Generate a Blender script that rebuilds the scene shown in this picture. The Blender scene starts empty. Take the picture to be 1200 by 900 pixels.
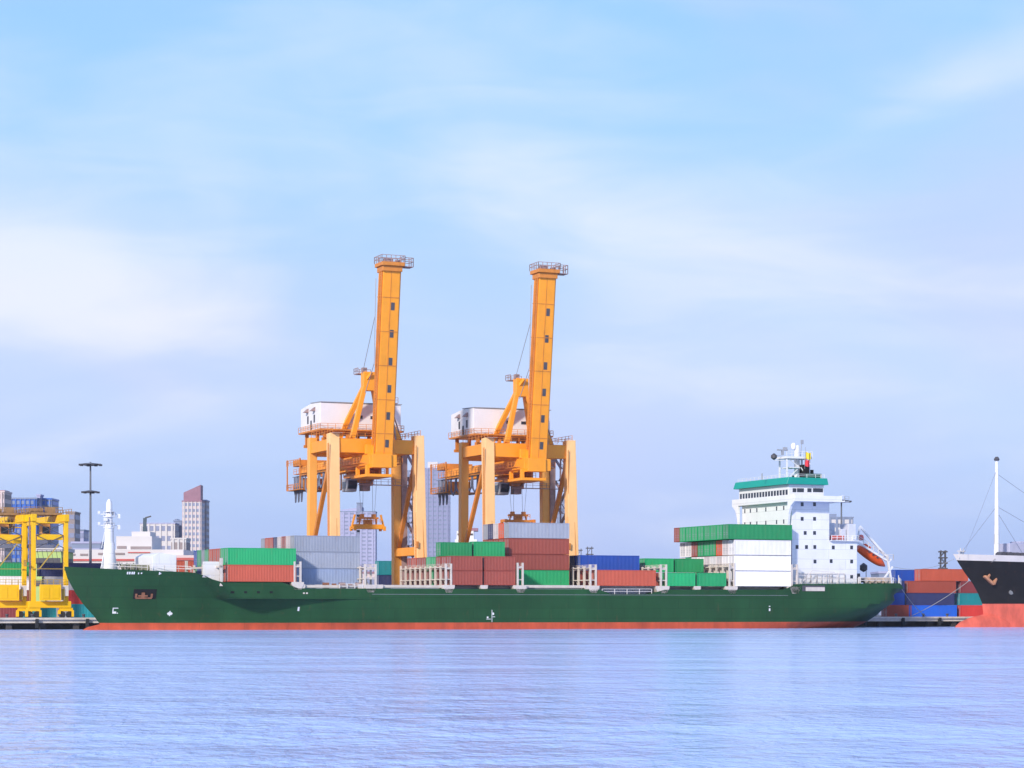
import bpy, bmesh, math, random
from mathutils import Vector, Matrix
random.seed(7)
R = math.radians
# ------------------------------------------------------------------ camera, sky, sun, exposure
scene = bpy.context.scene
COL = scene.collection
F = 2700.0; HY = 716.0; EYE = 3.3           # focal length and horizon in photo pixels, eye height
cam_d = bpy.data.cameras.new('camera'); cam = bpy.data.objects.new('camera', cam_d); COL.objects.link(cam)
cam.location = (0, 0, EYE); cam.rotation_euler = (R(90), 0, 0)
cam_d.sensor_width = 36.0; cam_d.lens = 36.0*F/1200.0; cam_d.shift_y = (HY-450.0)/1200.0
cam_d.clip_start = 0.5; cam_d.clip_end = 60000.0
scene.camera = cam
scene.view_settings.view_transform = 'Standard'; scene.view_settings.look = 'None'
scene.view_settings.exposure = 0.22; scene.view_settings.gamma = 1.0
SUN_EL, SUN_AZ = 26.0, 209.0                # azimuth clockwise from +Y (the view axis): behind the camera's left shoulder

def lin(r, g, b):
    f = lambda c: c/12.92 if c <= .04045 else ((c+.055)/1.055)**2.4
    return (f(r/255), f(g/255), f(b/255), 1.0)

world = bpy.data.worlds.new('World'); scene.world = world; world.use_nodes = True
nt = world.node_tree; N = nt.nodes; L = nt.links
for n in list(N): N.remove(n)
def nd(t, **k):
    n = N.new(t)
    for a, b in k.items(): setattr(n, a, b)
    return n
sky = nd('ShaderNodeTexSky', sky_type='NISHITA'); sky.sun_disc = False
sky.sun_elevation = R(SUN_EL); sky.sun_rotation = R(SUN_AZ); sky.air_density = 1.0; sky.dust_density = 1.0; sky.ozone_density = 2.0
tc = nd('ShaderNodeTexCoord')
sep = nd('ShaderNodeSeparateXYZ'); L.new(tc.outputs['Generated'], sep.inputs[0])
def math_n(op, a, b=None, clamp=False):
    m = nd('ShaderNodeMath', operation=op); m.use_clamp = clamp
    for i, v in enumerate((a, b)):
        if v is None: continue
        if isinstance(v, (int, float)): m.inputs[i].default_value = v
        else: L.new(v, m.inputs[i])
    return m.outputs[0]
ramp = nd('ShaderNodeValToRGB'); cr = ramp.color_ramp
stops = [(0.0, (152, 178, 244)), (0.045, (170, 195, 247)), (0.09, (190, 211, 251)), (0.14, (180, 209, 251)), (0.20, (164, 209, 251)),
         (0.27, (150, 204, 250)), (0.45, (118, 168, 240)), (1.0, (92, 140, 224))]
cr.elements[0].position = 0; cr.elements[0].color = lin(*stops[0][1]); cr.elements[1].position = 1; cr.elements[1].color = lin(*stops[-1][1])
for p, c in stops[1:-1]:
    e = cr.elements.new(p); e.color = lin(*c)
L.new(sep.outputs['Z'], ramp.inputs[0])
# cloud sheets seen far off: direction divided by height above the horizon
den = math_n('ADD', math_n('MAXIMUM', sep.outputs['Z'], 0.0), 0.10)
cx = math_n('DIVIDE', sep.outputs['X'], den); cy = math_n('DIVIDE', sep.outputs['Y'], den)
comb = nd('ShaderNodeCombineXYZ'); L.new(sep.outputs['X'], comb.inputs[0]); L.new(sep.outputs['Y'], comb.inputs[1]); L.new(math_n('MULTIPLY', sep.outputs['Z'], 2.3), comb.inputs[2])
def noise(scale, detail, rough, off, sx=1.0, sy=1.0, dist=0.0, rot=0.0):
    mp = nd('ShaderNodeMapping'); mp.inputs['Location'].default_value = off; mp.inputs['Scale'].default_value = (sx, sx, sy)
    mp.inputs['Rotation'].default_value = (0, rot, 0)
    L.new(comb.outputs[0], mp.inputs[0])
    n = nd('ShaderNodeTexNoise'); n.inputs['Scale'].default_value = scale; n.inputs['Detail'].default_value = detail
    n.inputs['Roughness'].default_value = rough; n.inputs['Distortion'].default_value = dist
    L.new(mp.outputs[0], n.inputs['Vector']); return n.outputs[0]
def smooth(v, a, b):
    m = nd('ShaderNodeMapRange', interpolation_type='SMOOTHERSTEP'); m.inputs['From Min'].default_value = a; m.inputs['From Max'].default_value = b
    L.new(v, m.inputs['Value']); return m.outputs[0]
def blob(az, el, ra, re, tilt=0.0):         # soft patch of cloud around one compass direction
    dx = math_n('SUBTRACT', sep.outputs['X'], az); dz = math_n('SUBTRACT', sep.outputs['Z'], el)
    dz = math_n('SUBTRACT', dz, math_n('MULTIPLY', dx, tilt))
    q = math_n('ADD', math_n('POWER', math_n('ABSOLUTE', math_n('DIVIDE', dx, ra)), 2.0), math_n('POWER', math_n('ABSOLUTE', math_n('DIVIDE', dz, re)), 2.0))
    return math_n('POWER', 2.718, math_n('MULTIPLY', q, -1.0))
n1 = noise(4.2, 4, .45, (3.1, 1.7, 0), 1, 1.2, .6, .10)
n2 = noise(11, 6, .52, (8.3, 4.1, 0), .8, 1.5, .9, .18)
n3 = noise(3.0, 4, .45, (1.2, 9.4, 0), 1, 1.3, .5, .15)
dens = math_n('ADD', math_n('MULTIPLY', n1, .74), math_n('MULTIPLY', n2, .26))
bl = None
for a in [(-.19, .140, .085, .018, -.05, 1.0), (-.12, .118, .10, .012, -.04, .6), (-.01, .190, .07, .010, .03, .15), (.075, .098, .10, .016, 0, .85),
          (.20, .225, .06, .012, .2, .75), (.10, .17, .09, .02, .1, .3), (-.22, .155, .05, .02, 0, .5)]:
    b = math_n('MULTIPLY', blob(*a[:5]), a[5]); bl = b if bl is None else math_n('ADD', bl, b)
veil = smooth(math_n('ADD', dens, math_n('MULTIPLY', bl, .20)), .39, .80)
lav = smooth(n3, .40, .68)
def mixc(fac, c1, c2):
    m = nd('ShaderNodeMix', data_type='RGBA', blend_type='MIX')
    if isinstance(fac, float): m.inputs[0].default_value = fac
    else: L.new(fac, m.inputs[0])
    for i, c in ((6, c1), (7, c2)):
        if isinstance(c, tuple): m.inputs[i].default_value = c
        else: L.new(c, m.inputs[i])
    return m.outputs[2]
nsk = nd('ShaderNodeMix', data_type='RGBA', blend_type='MULTIPLY'); nsk.inputs[0].default_value = 1.0
L.new(sky.outputs[0], nsk.inputs[6]); nsk.inputs[7].default_value = (.1, .1, .1, 1)
base = mixc(.84, nsk.outputs[2], ramp.outputs[0])
base = mixc(math_n('MULTIPLY', lav, .5), base, lin(200, 206, 246))
# the veil is brightest low over the water, thinner overhead
fade = smooth(sep.outputs['Z'], .38, .10)
cl = math_n('MULTIPLY', veil, math_n('ADD', math_n('MULTIPLY', fade, .50), .16))
col = mixc(cl, base, lin(243, 242, 253))
# sun behind the camera: the bright half of the sky dome lies there
warm = smooth(math_n('MULTIPLY', sep.outputs['Y'], -1.0), -.2, 1.0)
colb = nd('ShaderNodeMix', data_type='RGBA', blend_type='MULTIPLY'); L.new(math_n('MULTIPLY', warm, 1.0), colb.inputs[0]); L.new(col, colb.inputs[6]); colb.inputs[7].default_value = (1.25, 1.2, 1.1, 1)
bg = nd('ShaderNodeBackground'); bg.inputs['Strength'].default_value = 0.98
L.new(colb.outputs[2], bg.inputs['Color'])
wo = nd('ShaderNodeOutputWorld'); L.new(bg.outputs[0], wo.inputs[0])

sd = bpy.data.lights.new('sun', 'SUN'); sun = bpy.data.objects.new('sun', sd); COL.objects.link(sun)
sd.energy = 3.7; sd.angle = R(4.0); sd.color = (1.0, .93, .84)
_el, _az = R(SUN_EL), R(SUN_AZ)
sdir = Vector((math.sin(_az)*math.cos(_el), math.cos(_az)*math.cos(_el), math.sin(_el)))
sun.rotation_euler = (-sdir).to_track_quat('-Z', 'Y').to_euler()
sun.location = (-300, -200, 300)

# ------------------------------------------------------------------ frame of the berth: u along the quay (right, away), v across it (away, left)
TH = R(23); CO, SI = math.cos(TH), math.sin(TH); D0 = 417.0
def W(u, v, z=0.0): return Vector((u*CO - v*SI, D0 + u*SI + v*CO, z))
def U(px, v):
    a = (px-600.0)/F
    return (v*SI + a*(D0+v*CO))/(CO - a*SI)
def ZZ(py, u, v): return EYE + (HY-py)*(D0+u*SI+v*CO)/F
def ZP(py, px, v): return ZZ(py, U(px, v), v)

# ------------------------------------------------------------------ materials
MAT = {}
def paint(name, rgb, rough=.45, metal=0.0, var=.12, scale=.6, rust=0.0, bump=0.0, spec=.5, objvar=0.0, streak=0.0, plates=0.0):
    if name in MAT: return MAT[name]
    m = bpy.data.materials.new(name); m.use_nodes = True; t = m.node_tree; p = t.nodes['Principled BSDF']
    p.inputs['Roughness'].default_value = rough; p.inputs['Metallic'].default_value = metal; p.inputs['Specular IOR Level'].default_value = spec
    c = rgb if len(rgb) == 4 else (*rgb, 1)
    tcn = t.nodes.new('ShaderNodeTexCoord')
    mp = t.nodes.new('ShaderNodeMapping'); mp.inputs['Scale'].default_value = (1, 1, .35 if streak else .8); t.links.new(tcn.outputs['Object'], mp.inputs[0])
    nz = t.nodes.new('ShaderNodeTexNoise'); nz.inputs['Scale'].default_value = scale; nz.inputs['Detail'].default_value = 7; nz.inputs['Roughness'].default_value = .65
    t.links.new(mp.outputs[0], nz.inputs['Vector'])
    mr = t.nodes.new('ShaderNodeMapRange'); mr.inputs['From Min'].default_value = .3; mr.inputs['From Max'].default_value = .7
    mr.inputs['To Min'].default_value = 1-var; mr.inputs['To Max'].default_value = 1+var; t.links.new(nz.outputs[0], mr.inputs['Value'])
    val = mr.outputs[0]
    if objvar:
        oi = t.nodes.new('ShaderNodeObjectInfo'); m2 = t.nodes.new('ShaderNodeMapRange'); m2.inputs['To Min'].default_value = 1-objvar; m2.inputs['To Max'].default_value = 1+objvar
        t.links.new(oi.outputs['Random'], m2.inputs['Value']); mm = t.nodes.new('ShaderNodeMath'); mm.operation = 'MULTIPLY'
        t.links.new(val, mm.inputs[0]); t.links.new(m2.outputs[0], mm.inputs[1]); val = mm.outputs[0]
    mul = t.nodes.new('ShaderNodeVectorMath'); mul.operation = 'SCALE'; mul.inputs[0].default_value = c[:3]; t.links.new(val, mul.inputs['Scale'])
    out = mul.outputs[0]
    if plates:                                  # welded plates: seams and a slightly different tone for each plate
        sx_ = t.nodes.new('ShaderNodeSeparateXYZ'); t.links.new(tcn.outputs['Object'], sx_.inputs[0]); cb_ = t.nodes.new('ShaderNodeCombineXYZ')
        t.links.new(sx_.outputs[0], cb_.inputs[0]); t.links.new(sx_.outputs[2], cb_.inputs[1])
        bt = t.nodes.new('ShaderNodeTexBrick'); bt.inputs['Scale'].default_value = 1.0; bt.inputs['Brick Width'].default_value = 7.5; bt.inputs['Row Height'].default_value = 1.9
        bt.inputs['Mortar Size'].default_value = .035; bt.inputs['Color1'].default_value = (1+plates, 1+plates, 1+plates, 1); bt.inputs['Color2'].default_value = (1-plates, 1-plates, 1-plates, 1); bt.inputs['Mortar'].default_value = (.72, .72, .72, 1)
        t.links.new(cb_.outputs[0], bt.inputs['Vector']); vm_ = t.nodes.new('ShaderNodeVectorMath'); vm_.operation = 'MULTIPLY'; t.links.new(out, vm_.inputs[0]); t.links.new(bt.outputs['Color'], vm_.inputs[1]); out = vm_.outputs[0]
    if rust:
        mp2 = t.nodes.new('ShaderNodeMapping'); mp2.inputs['Scale'].default_value = (1.2, 1.2, .22); t.links.new(tcn.outputs['Object'], mp2.inputs[0])
        n2_ = t.nodes.new('ShaderNodeTexNoise'); n2_.inputs['Scale'].default_value = .9; n2_.inputs['Detail'].default_value = 9; n2_.inputs['Roughness'].default_value = .72
        t.links.new(mp2.outputs[0], n2_.inputs['Vector'])
        r2 = t.nodes.new('ShaderNodeMapRange'); r2.inputs['From Min'].default_value = .58; r2.inputs['From Max'].default_value = .74; r2.inputs['To Max'].default_value = rust
        t.links.new(n2_.outputs[0], r2.inputs['Value'])
        mx = t.nodes.new('ShaderNodeMix'); mx.data_type = 'RGBA'; t.links.new(r2.outputs[0], mx.inputs[0]); t.links.new(out, mx.inputs[6]); mx.inputs[7].default_value = (.16, .06, .03, 1)
        out = mx.outputs[2]
    t.links.new(out, p.inputs['Base Color'])
    if bump:
        bp = t.nodes.new('ShaderNodeBump'); bp.inputs['Strength'].default_value = .6; bp.inputs['Distance'].default_value = bump
        nb = t.nodes.new('ShaderNodeTexNoise'); nb.inputs['Scale'].default_value = .45; nb.inputs['Detail'].default_value = 3; t.links.new(tcn.outputs['Object'], nb.inputs['Vector'])
        t.links.new(nb.outputs[0], bp.inputs['Height']); t.links.new(bp.outputs[0], p.inputs['Normal'])
    MAT[name] = m; return m
hull_green = paint('hull green paint', (.013, .064, .020), .6, var=.24, scale=.12, rust=.32, bump=.05, streak=1, spec=.25, plates=.07)
hull_edge = paint('sheer strake green', (.03, .13, .075), .45, var=.14, scale=.3, rust=.2)
boot_red = paint('boot topping red', (.47, .068, .022), .6, var=.28, scale=.4, rust=.5, plates=.08, streak=1)
white = paint('white marine paint', (.76, .745, .75), .45, var=.05, scale=.4, rust=.13, plates=.02)
cream = paint('cream lashing paint', (.60, .52, .45), .5, var=.12, scale=.8, rust=.35)
teal = paint('teal trim', (.0, .30, .22), .4, var=.06)
glass = paint('dark glass', (.03, .035, .05), .12, var=.1)
black = paint('black paint', (.010, .009, .010), .75, var=.3, scale=.4, spec=.25, rust=.25)
dark = paint('dark steel', (.07, .065, .075), .55, var=.2)
greyst = paint('grey steel', (.30, .31, .34), .5, var=.12)
rusty = paint('rusty anchor', (.25, .10, .05), .75, var=.35, scale=1.2)
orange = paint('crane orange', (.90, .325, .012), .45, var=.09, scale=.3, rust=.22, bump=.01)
orange_near = paint('crane leg sunlit tone', (.94, .54, .22), .45, var=.08, scale=.25, rust=.18)  # crane orange paled: sunlight on the near legs put into the colour
orange_far = paint('crane landside leg', (.90, .40, .07), .45, var=.06, scale=.25, rust=.10)  # landside legs a step deeper, their light also put into the colour
orange2 = paint('crane orange worn', (.62, .21, .025), .5, var=.18, scale=.6, rust=.45)
yellow = paint('yard crane yellow', (.87, .49, .001), .42, var=.08, scale=.4, rust=.15)
spread_y = paint('spreader yellow', (.78, .30, .01), .45, var=.12, rust=.3)
housew = paint('machinery house white', (.78, .74, .73), .45, var=.04, rust=.08)
stairm = paint('stair galvanised', (.34, .22, .20), .6, var=.25, scale=1.0)
cablem = paint('cable grey', (.16, .18, .26), .6)
lifeor = paint('lifeboat orange', (.80, .10, .015), .35, var=.06)
redm = paint('flag red', (.75, .03, .05), .7); yelm = paint('flag yellow', (.75, .55, .03), .7)
concrete = paint('quay concrete', (.60, .52, .43), .85, var=.22, scale=.5, bump=.02)
concdark = paint('quay dark piles', (.06, .05, .045), .9, var=.3)
tyre = paint('rubber', (.02, .02, .02), .8)
salmon = paint('salmon antifouling', (.60, .105, .065), .75, var=.25, scale=.5, rust=.35, streak=1)
bul_white = paint('bulwark off white', (.66, .60, .55), .5, var=.08, scale=.3, rust=.2)
rope = paint('mooring rope', (.35, .33, .30), .9)
CC = {}
for nm, c in dict(green=(.005, .33, .105), dark_green=(.004, .24, .075), pale_green=(.05, .36, .16), brown_red=(.30, .055, .034), orange_red=(.50, .085, .04), bright_orange=(.66, .09, .015),
                  grey=(.29, .31, .37), blue_grey=(.27, .33, .47), navy=(.022, .03, .12), blue=(.004, .055, .34), white=(.80, .76, .76), pale=(.62, .55, .55), teal=(.005, .26, .30),
                  bright_blue=(.006, .12, .68), red=(.55, .035, .03), maroon=(.24, .04, .05)).items():
    CC[nm] = paint('container '+nm.replace('_', ' '), c, .5, var=.08, scale=.5, rust=.30 if nm not in ('white',) else .1, objvar=.13, streak=1)

# ------------------------------------------------------------------ mesh building
class MB:
    def __init__(s): s.v = []; s.f = []; s.m = []
    def add(s, vs, fs, mi=0):
        o = len(s.v); s.v += [tuple(x) for x in vs]; s.f += [tuple(i+o for i in f) for f in fs]; s.m += [mi]*len(fs); return s
    def box(s, a, b, mi=0):
        x0, y0, z0 = a; x1, y1, z1 = b
        return s.add([(x0,y0,z0),(x1,y0,z0),(x1,y1,z0),(x0,y1,z0),(x0,y0,z1),(x1,y0,z1),(x1,y1,z1),(x0,y1,z1)],
              [(0,3,2,1),(4,5,6,7),(0,1,5,4),(1,2,6,5),(2,3,7,6),(3,0,4,7)], mi)
    def cbox(s, c, d, mi=0): return s.box([c[i]-d[i]/2 for i in range(3)], [c[i]+d[i]/2 for i in range(3)], mi)
    def beam(s, p, q, w, h=None, mi=0, w2=None, h2=None, up=(0, 0, 1)):
        h = h or w; w2 = w2 or w; h2 = h2 or h
        p = Vector(p); q = Vector(q); d = (q-p).normalized(); U_ = Vector(up)
        if abs(d.dot(U_)) > .98: U_ = Vector((0, 1, 0))
        x = d.cross(U_).normalized(); y = x.cross(d).normalized()
        vs = [p-x*w/2-y*h/2, p+x*w/2-y*h/2, p+x*w/2+y*h/2, p-x*w/2+y*h/2, q-x*w2/2-y*h2/2, q+x*w2/2-y*h2/2, q+x*w2/2+y*h2/2, q-x*w2/2+y*h2/2]
        return s.add(vs, [(0,3,2,1),(4,5,6,7),(0,1,5,4),(1,2,6,5),(2,3,7,6),(3,0,4,7)], mi)
    def tube(s, pts, r, n=8, mi=0, r2=None):
        pts = [Vector(p) for p in pts]; k = len(pts); rings = []
        for i, p in enumerate(pts):
            d = (pts[min(i+1, k-1)]-pts[max(i-1, 0)]).normalized()
            a = Vector((0, 0, 1)) if abs(d.z) < .95 else Vector((1, 0, 0))
            x = d.cross(a).normalized(); y = x.cross(d).normalized()
            rr = r if r2 is None else r+(r2-r)*i/(k-1)
            rings.append([p+(x*math.cos(2*math.pi*j/n)+y*math.sin(2*math.pi*j/n))*rr for j in range(n)])
        vs = [v for rg in rings for v in rg]; fs = []
        for i in range(k-1):
            for j in range(n):
                fs.append((i*n+j, i*n+(j+1) % n, (i+1)*n+(j+1) % n, (i+1)*n+j))
        fs.append(tuple(range(n))[::-1]); fs.append(tuple((k-1)*n+j for j in range(n)))
        return s.add(vs, fs, mi)
    def lathe(s, prof, c=(0, 0, 0), n=16, mi=0):        # prof: (radius, z)
        vs = []; fs = []
        for r_, z in prof:
            for j in range(n):
                a = 2*math.pi*j/n; vs.append((c[0]+r_*math.cos(a), c[1]+r_*math.sin(a), c[2]+z))
        for i in range(len(prof)-1):
            for j in range(n): fs.append((i*n+j, i*n+(j+1) % n, (i+1)*n+(j+1) % n, (i+1)*n+j))
        fs.append(tuple(range(n))[::-1]); fs.append(tuple((len(prof)-1)*n+j for j in range(n)))
        return s.add(vs, fs, mi)
    def prism(s, poly, axis, a, b, mi=0):               # poly in the two other axes
        n = len(poly)
        def mk(p, t):
            return {0: (t, p[0], p[1]), 1: (p[0], t, p[1]), 2: (p[0], p[1], t)}[axis]
        vs = [mk(p, a) for p in poly]+[mk(p, b) for p in poly]
        fs = [tuple(range(n)), tuple(range(2*n-1, n-1, -1))]+[(i, i+n, (i+1) % n+n, (i+1) % n) for i in range(n)]
        return s.add(vs, fs, mi)
    def rail(s, pts, h=1.05, step=1.6, r=.035, n=4, mi=0):
        for i in range(len(pts)-1):
            p = Vector(pts[i]); q = Vector(pts[i+1]); L_ = (q-p).length; k = max(1, int(L_/step))
            for j in range(k+1):
                a = p.lerp(q, j/k); s.beam(a, a+Vector((0, 0, h)), r*2, mi=mi)
            for zz in (h, h*.55): s.beam(p+Vector((0, 0, zz)), q+Vector((0, 0, zz)), r*1.7, mi=mi)
        return s
    def build(s, name, mats, parent=None, smooth=False, bevel=0.0):
        me = bpy.data.meshes.new(name); me.from_pydata(s.v, [], s.f)
        mats = mats if isinstance(mats, (list, tuple)) else [mats]
        for m in mats: me.materials.append(m)
        me.polygons.foreach_set('material_index', s.m)
        bm = bmesh.new(); bm.from_mesh(me); bmesh.ops.recalc_face_normals(bm, faces=bm.faces); bm.to_mesh(me); bm.free()
        if smooth:
            me.polygons.foreach_set('use_smooth', [True]*len(me.polygons)); me.set_sharp_from_angle(angle=R(32))
        me.update()
        o = bpy.data.objects.new(name, me); COL.objects.link(o)
        if parent is not None: o.parent = parent
        if bevel:
            b = o.modifiers.new('bevel', 'BEVEL'); b.width = bevel; b.segments = 1; b.limit_method = 'ANGLE'
        return o
def tag(o, label, cat, group=None):
    o['label'] = label; o['category'] = cat
    if group: o['group'] = group
    return o
def thing(name, label, cat, loc=(0, 0, 0), rz=0.0, group=None):
    o = bpy.data.objects.new(name, None); COL.objects.link(o); o.location = loc; o.rotation_euler = (0, 0, rz); o.empty_display_size = .5
    return tag(o, label, cat, group)
def berth(name, label, cat, u, v, z, group=None, rz=0.0): return thing(name, label, cat, W(u, v, z), TH+rz, group)
def struct(o, kind='structure'): o['kind'] = kind; return o
def copy_thing(o, loc, label=None, rz=None):
    c = o.copy(); COL.objects.link(c); c.location = loc
    if rz is not None: c.rotation_euler = (0, 0, rz)
    if label: c['label'] = label
    for ch in list(o.children):
        k = ch.copy(); COL.objects.link(k); k.parent = c
        for g in list(ch.children):
            q = g.copy(); COL.objects.link(q); q.parent = k
    return c

# ------------------------------------------------------------------ water, land, quay
mw = bpy.data.materials.new('river water'); mw.use_nodes = True; t = mw.node_tree; p = t.nodes['Principled BSDF']
p.inputs['Base Color'].default_value = (.44, .585, .94, 1); p.inputs['Roughness'].default_value = .13; p.inputs['IOR'].default_value = 1.17
tcn = t.nodes.new('ShaderNodeTexCoord')
def wn(scale, sx, sy, detail, rough, rot=0.0, off=0.0):
    mp = t.nodes.new('ShaderNodeMapping'); mp.inputs['Scale'].default_value = (sx, sy, 1); mp.inputs['Rotation'].default_value = (0, 0, rot); mp.inputs['Location'].default_value = (off, off*.7, 0)
    t.links.new(tcn.outputs['Object'], mp.inputs[0]); n = t.nodes.new('ShaderNodeTexNoise'); n.inputs['Scale'].default_value = scale; n.inputs['Detail'].default_value = detail
    n.inputs['Roughness'].default_value = rough; n.inputs['Distortion'].default_value = .3; t.links.new(mp.outputs[0], n.inputs['Vector']); return n.outputs[0]
def wm(op, a, b):
    m = t.nodes.new('ShaderNodeMath'); m.operation = op
    for i, v_ in enumerate((a, b)):
        if isinstance(v_, (int, float)): m.inputs[i].default_value = v_
        else: t.links.new(v_, m.inputs[i])
    return m.outputs[0]
h = wm('ADD', wm('MULTIPLY', wn(.34, 1.2, .8, 3, .5, .35), .34), wm('MULTIPLY', wn(1.25, 1.35, .8, 4, .55, -.25, 7), .20))
h = wm('ADD', h, wm('MULTIPLY', wn(.07, .9, .8, 3, .5, .4, 3), 1.0))
gust = t.nodes.new('ShaderNodeMapRange'); gust.inputs['From Min'].default_value = .35; gust.inputs['From Max'].default_value = .65; gust.inputs['To Min'].default_value = .45; gust.inputs['To Max'].default_value = 1.25
t.links.new(wn(.012, .35, 1.4, 4, .6, .03, 11), gust.inputs['Value'])
h = wm('MULTIPLY', h, gust.outputs[0])
bp = t.nodes.new('ShaderNodeBump'); bp.inputs['Strength'].default_value = 1.0; bp.inputs['Distance'].default_value = 1.45
t.links.new(h, bp.inputs['Height']); t.links.new(bp.outputs[0], p.inputs['Normal'])
FAR = 5200.0
wb = MB(); wb.add([(-FAR, -400, 0), (FAR, -400, 0), (FAR, FAR, 0), (-FAR, FAR, 0)], [(0, 1, 2, 3)])
struct(wb.build('water', mw))
asph = paint('yard asphalt', (.06, .058, .055), .9, var=.2, scale=.2)
lb = MB(); a = W(-1500, 27.2, 1.6); b = W(2600, 27.2, 1.6); c = Vector((FAR-50, FAR-50, 1.6)); d = Vector((-FAR+50, FAR-50, 1.6))
lb.add([(a.x, a.y, 1.6), (b.x, b.y, 1.6), (c.x, c.y, 1.6), (d.x, d.y, 1.6)], [(0, 1, 2, 3)])
struct(lb.build('ground', asph))
qt = bpy.data.objects.new('quay', None); COL.objects.link(qt); qt.location = W(0, 0, 0); qt.rotation_euler = (0, 0, TH); struct(qt)
m = MB(); m.box((-130, 26, 1.15), (420, 60, 1.95)); m.box((-130, 25.6, 1.75), (420, 26, 2.12)); m.build('quay_deck', concrete, qt)
m = MB()
for i in range(92):
    x = -128+i*6; m.box((x, 26.6, -3), (x+1.0, 27.6, 1.15))
m.box((-130, 29, -3), (420, 29.5, 1.15)); o = m.build('quay_piles', concdark, qt)
o['kind'] = 'structure'
m = MB()
for i in range(60):
    x = -126+i*9
    m.box((x, 25.3, .25), (x+.5, 25.9, 1.9))
o = m.build('quay_fenders', tyre, qt); o['kind'] = 'structure'

bol = None
for px_, lb_ in ((8, 'bollard at the left end of the quay edge'), (38, 'bollard on the quay edge below the front yard crane leg'), (70, 'bollard on the quay edge below the yellow engine box'), (98, 'bollard on the quay edge nearest the green bow'), (1050, 'bollard on the quay edge close to the green stern'), (1082, 'bollard on the quay edge before the bright blue container'), (1110, 'bollard on the quay edge nearest the black bow')):
    if bol is None:
        bol = berth('bollard', lb_, 'bollard', U(px_, 26.6), 26.6, 1.95, 'bollards along the quay edge')
        m = MB(); m.lathe([(.35, 0), (.35, .1), (.22, .15), (.2, .5), (.33, .6), (.33, .75), (.15, .82)], (0, 0, 0), 12); m.build('post', MAT['dark steel'], bol, smooth=True)
    else: copy_thing(bol, W(U(px_, 26.6), 26.6, 1.95), lb_)
# ------------------------------------------------------------------ the container ship
ship = berth('container_ship', 'long green hulled container ship with red waterline moored across the picture', 'ship', 0, 0, 0)
CL = 12.0
def interp(tbl, x):
    if x <= tbl[0][0]: return tbl[0][1]
    for (a, fa), (b, fb) in zip(tbl, tbl[1:]):
        if x <= b: return fa+(fb-fa)*(x-a)/(b-a)
    return tbl[-1][1]
def sst(x): x = max(0, min(1, x)); return x*x*(3-2*x)
stem_t = sorted([(ZP(y, x, CL), U(x, CL)) for x, y in ((75, 664.5), (80, 681), (89, 696), (98, 709), (113, 725))])+[]
stem_t = [(-3, stem_t[0][1]+1.0), (0, stem_t[0][1]+1.2)]+stem_t
stern_t = sorted([(ZP(y, x, v), U(x, v)) for x, y, v in ((1057, 683, 3), (1055.5, 695, 6), (1050, 706, 9), (1031, 721, 11), (1013, 731, 11.5))])
stern_t = [(-3, stern_t[0][1]-10), (0, stern_t[0][1]-2.5)]+stern_t
top_t = [(U(75, CL), ZP(664, 75, CL)), (U(150, 3), ZP(667, 150, 3)), (U(226, 1), ZP(670.5, 226, 1)), (U(236, 0), ZP(673, 236, 0)), (U(250, 0), ZP(681, 250, 0)), (U(258, 0), ZP(682.5, 258, 0)),
         (U(336, 0), ZP(682.5, 336, 0)), (U(340, 0), ZP(689.5, 340, 0)), (U(440, 0), ZP(689.7, 440, 0)), (U(700, 0), ZP(690.5, 700, 0)),
         (U(704, 0), ZP(696.5, 704, 0)), (U(766, 0), ZP(696.5, 766, 0)), (U(770, 0), ZP(691, 770, 0)),
         (U(925, 0), ZP(691, 925, 0)), (U(929, 0), ZP(684.5, 929, 0)), (U(1057, 3), ZP(683.5, 1057, 3))]
UD = U(262, 0)
def hb(u, z):
    us = interp(stem_t, z); ue = interp(stern_t, z)
    Lz = 64 - 30*max(0, min(1, z/11))**1.2
    tt = max(0, min(1, (u-us)/Lz)); ex = 1.9 + .15*sst((z-4.5)/6.0)
    f = 1-(1-tt)**ex
    La = 9 + 26*(1-sst((z+1)/7.0)); ta = max(0, min(1, (ue-u)/La)); g = (1-(1-ta)**2.6)
    g = g if z < 7 else .80*sst(ta*6)**.5+.2*g if ta > 0 else 0
    return CL*f*g
ZK = 5.35
def hbs(u, z):      # full-breadth upper wall that starts abruptly behind the flare
    h0 = hb(u, z)
    start = U(214, 0) + (10.3-z)*1.35
    s_ = sst((u-start)/4.5)
    if u > 40: return h0
    return max(h0, h0+(CL-h0)*s_)
def svals():
    out = [0]
    out += [i/400 for i in range(1, 16, 2)]+[.04+.012*i for i in range(0, 12)]
    lo, hi = -79.6, 83.5
    for u_ in [t_[0] for t_ in top_t[3:-1]]: out += [(u_-lo)/(hi-lo)]
    out += [(UD-14+1.2*i-lo)/(hi-lo) for i in range(22)]
    out += [.25+.03*i for i in range(0, 23)]+[.93, .945, .96, .97, .98, .986, .991, .995, .998, 1.0]
    out = sorted(set(round(x, 5) for x in out)); r_ = [out[0]]
    for x in out[1:]:
        if x-r_[-1] > .0006: r_.append(x)
    return r_
SV = svals()
levels = [-3.0, -.6, 0.6, 1.22, 1.23, 2.6, 3.8, 4.7, ZK, ZK+.08, 6.4, 'd1', 'top']
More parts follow.
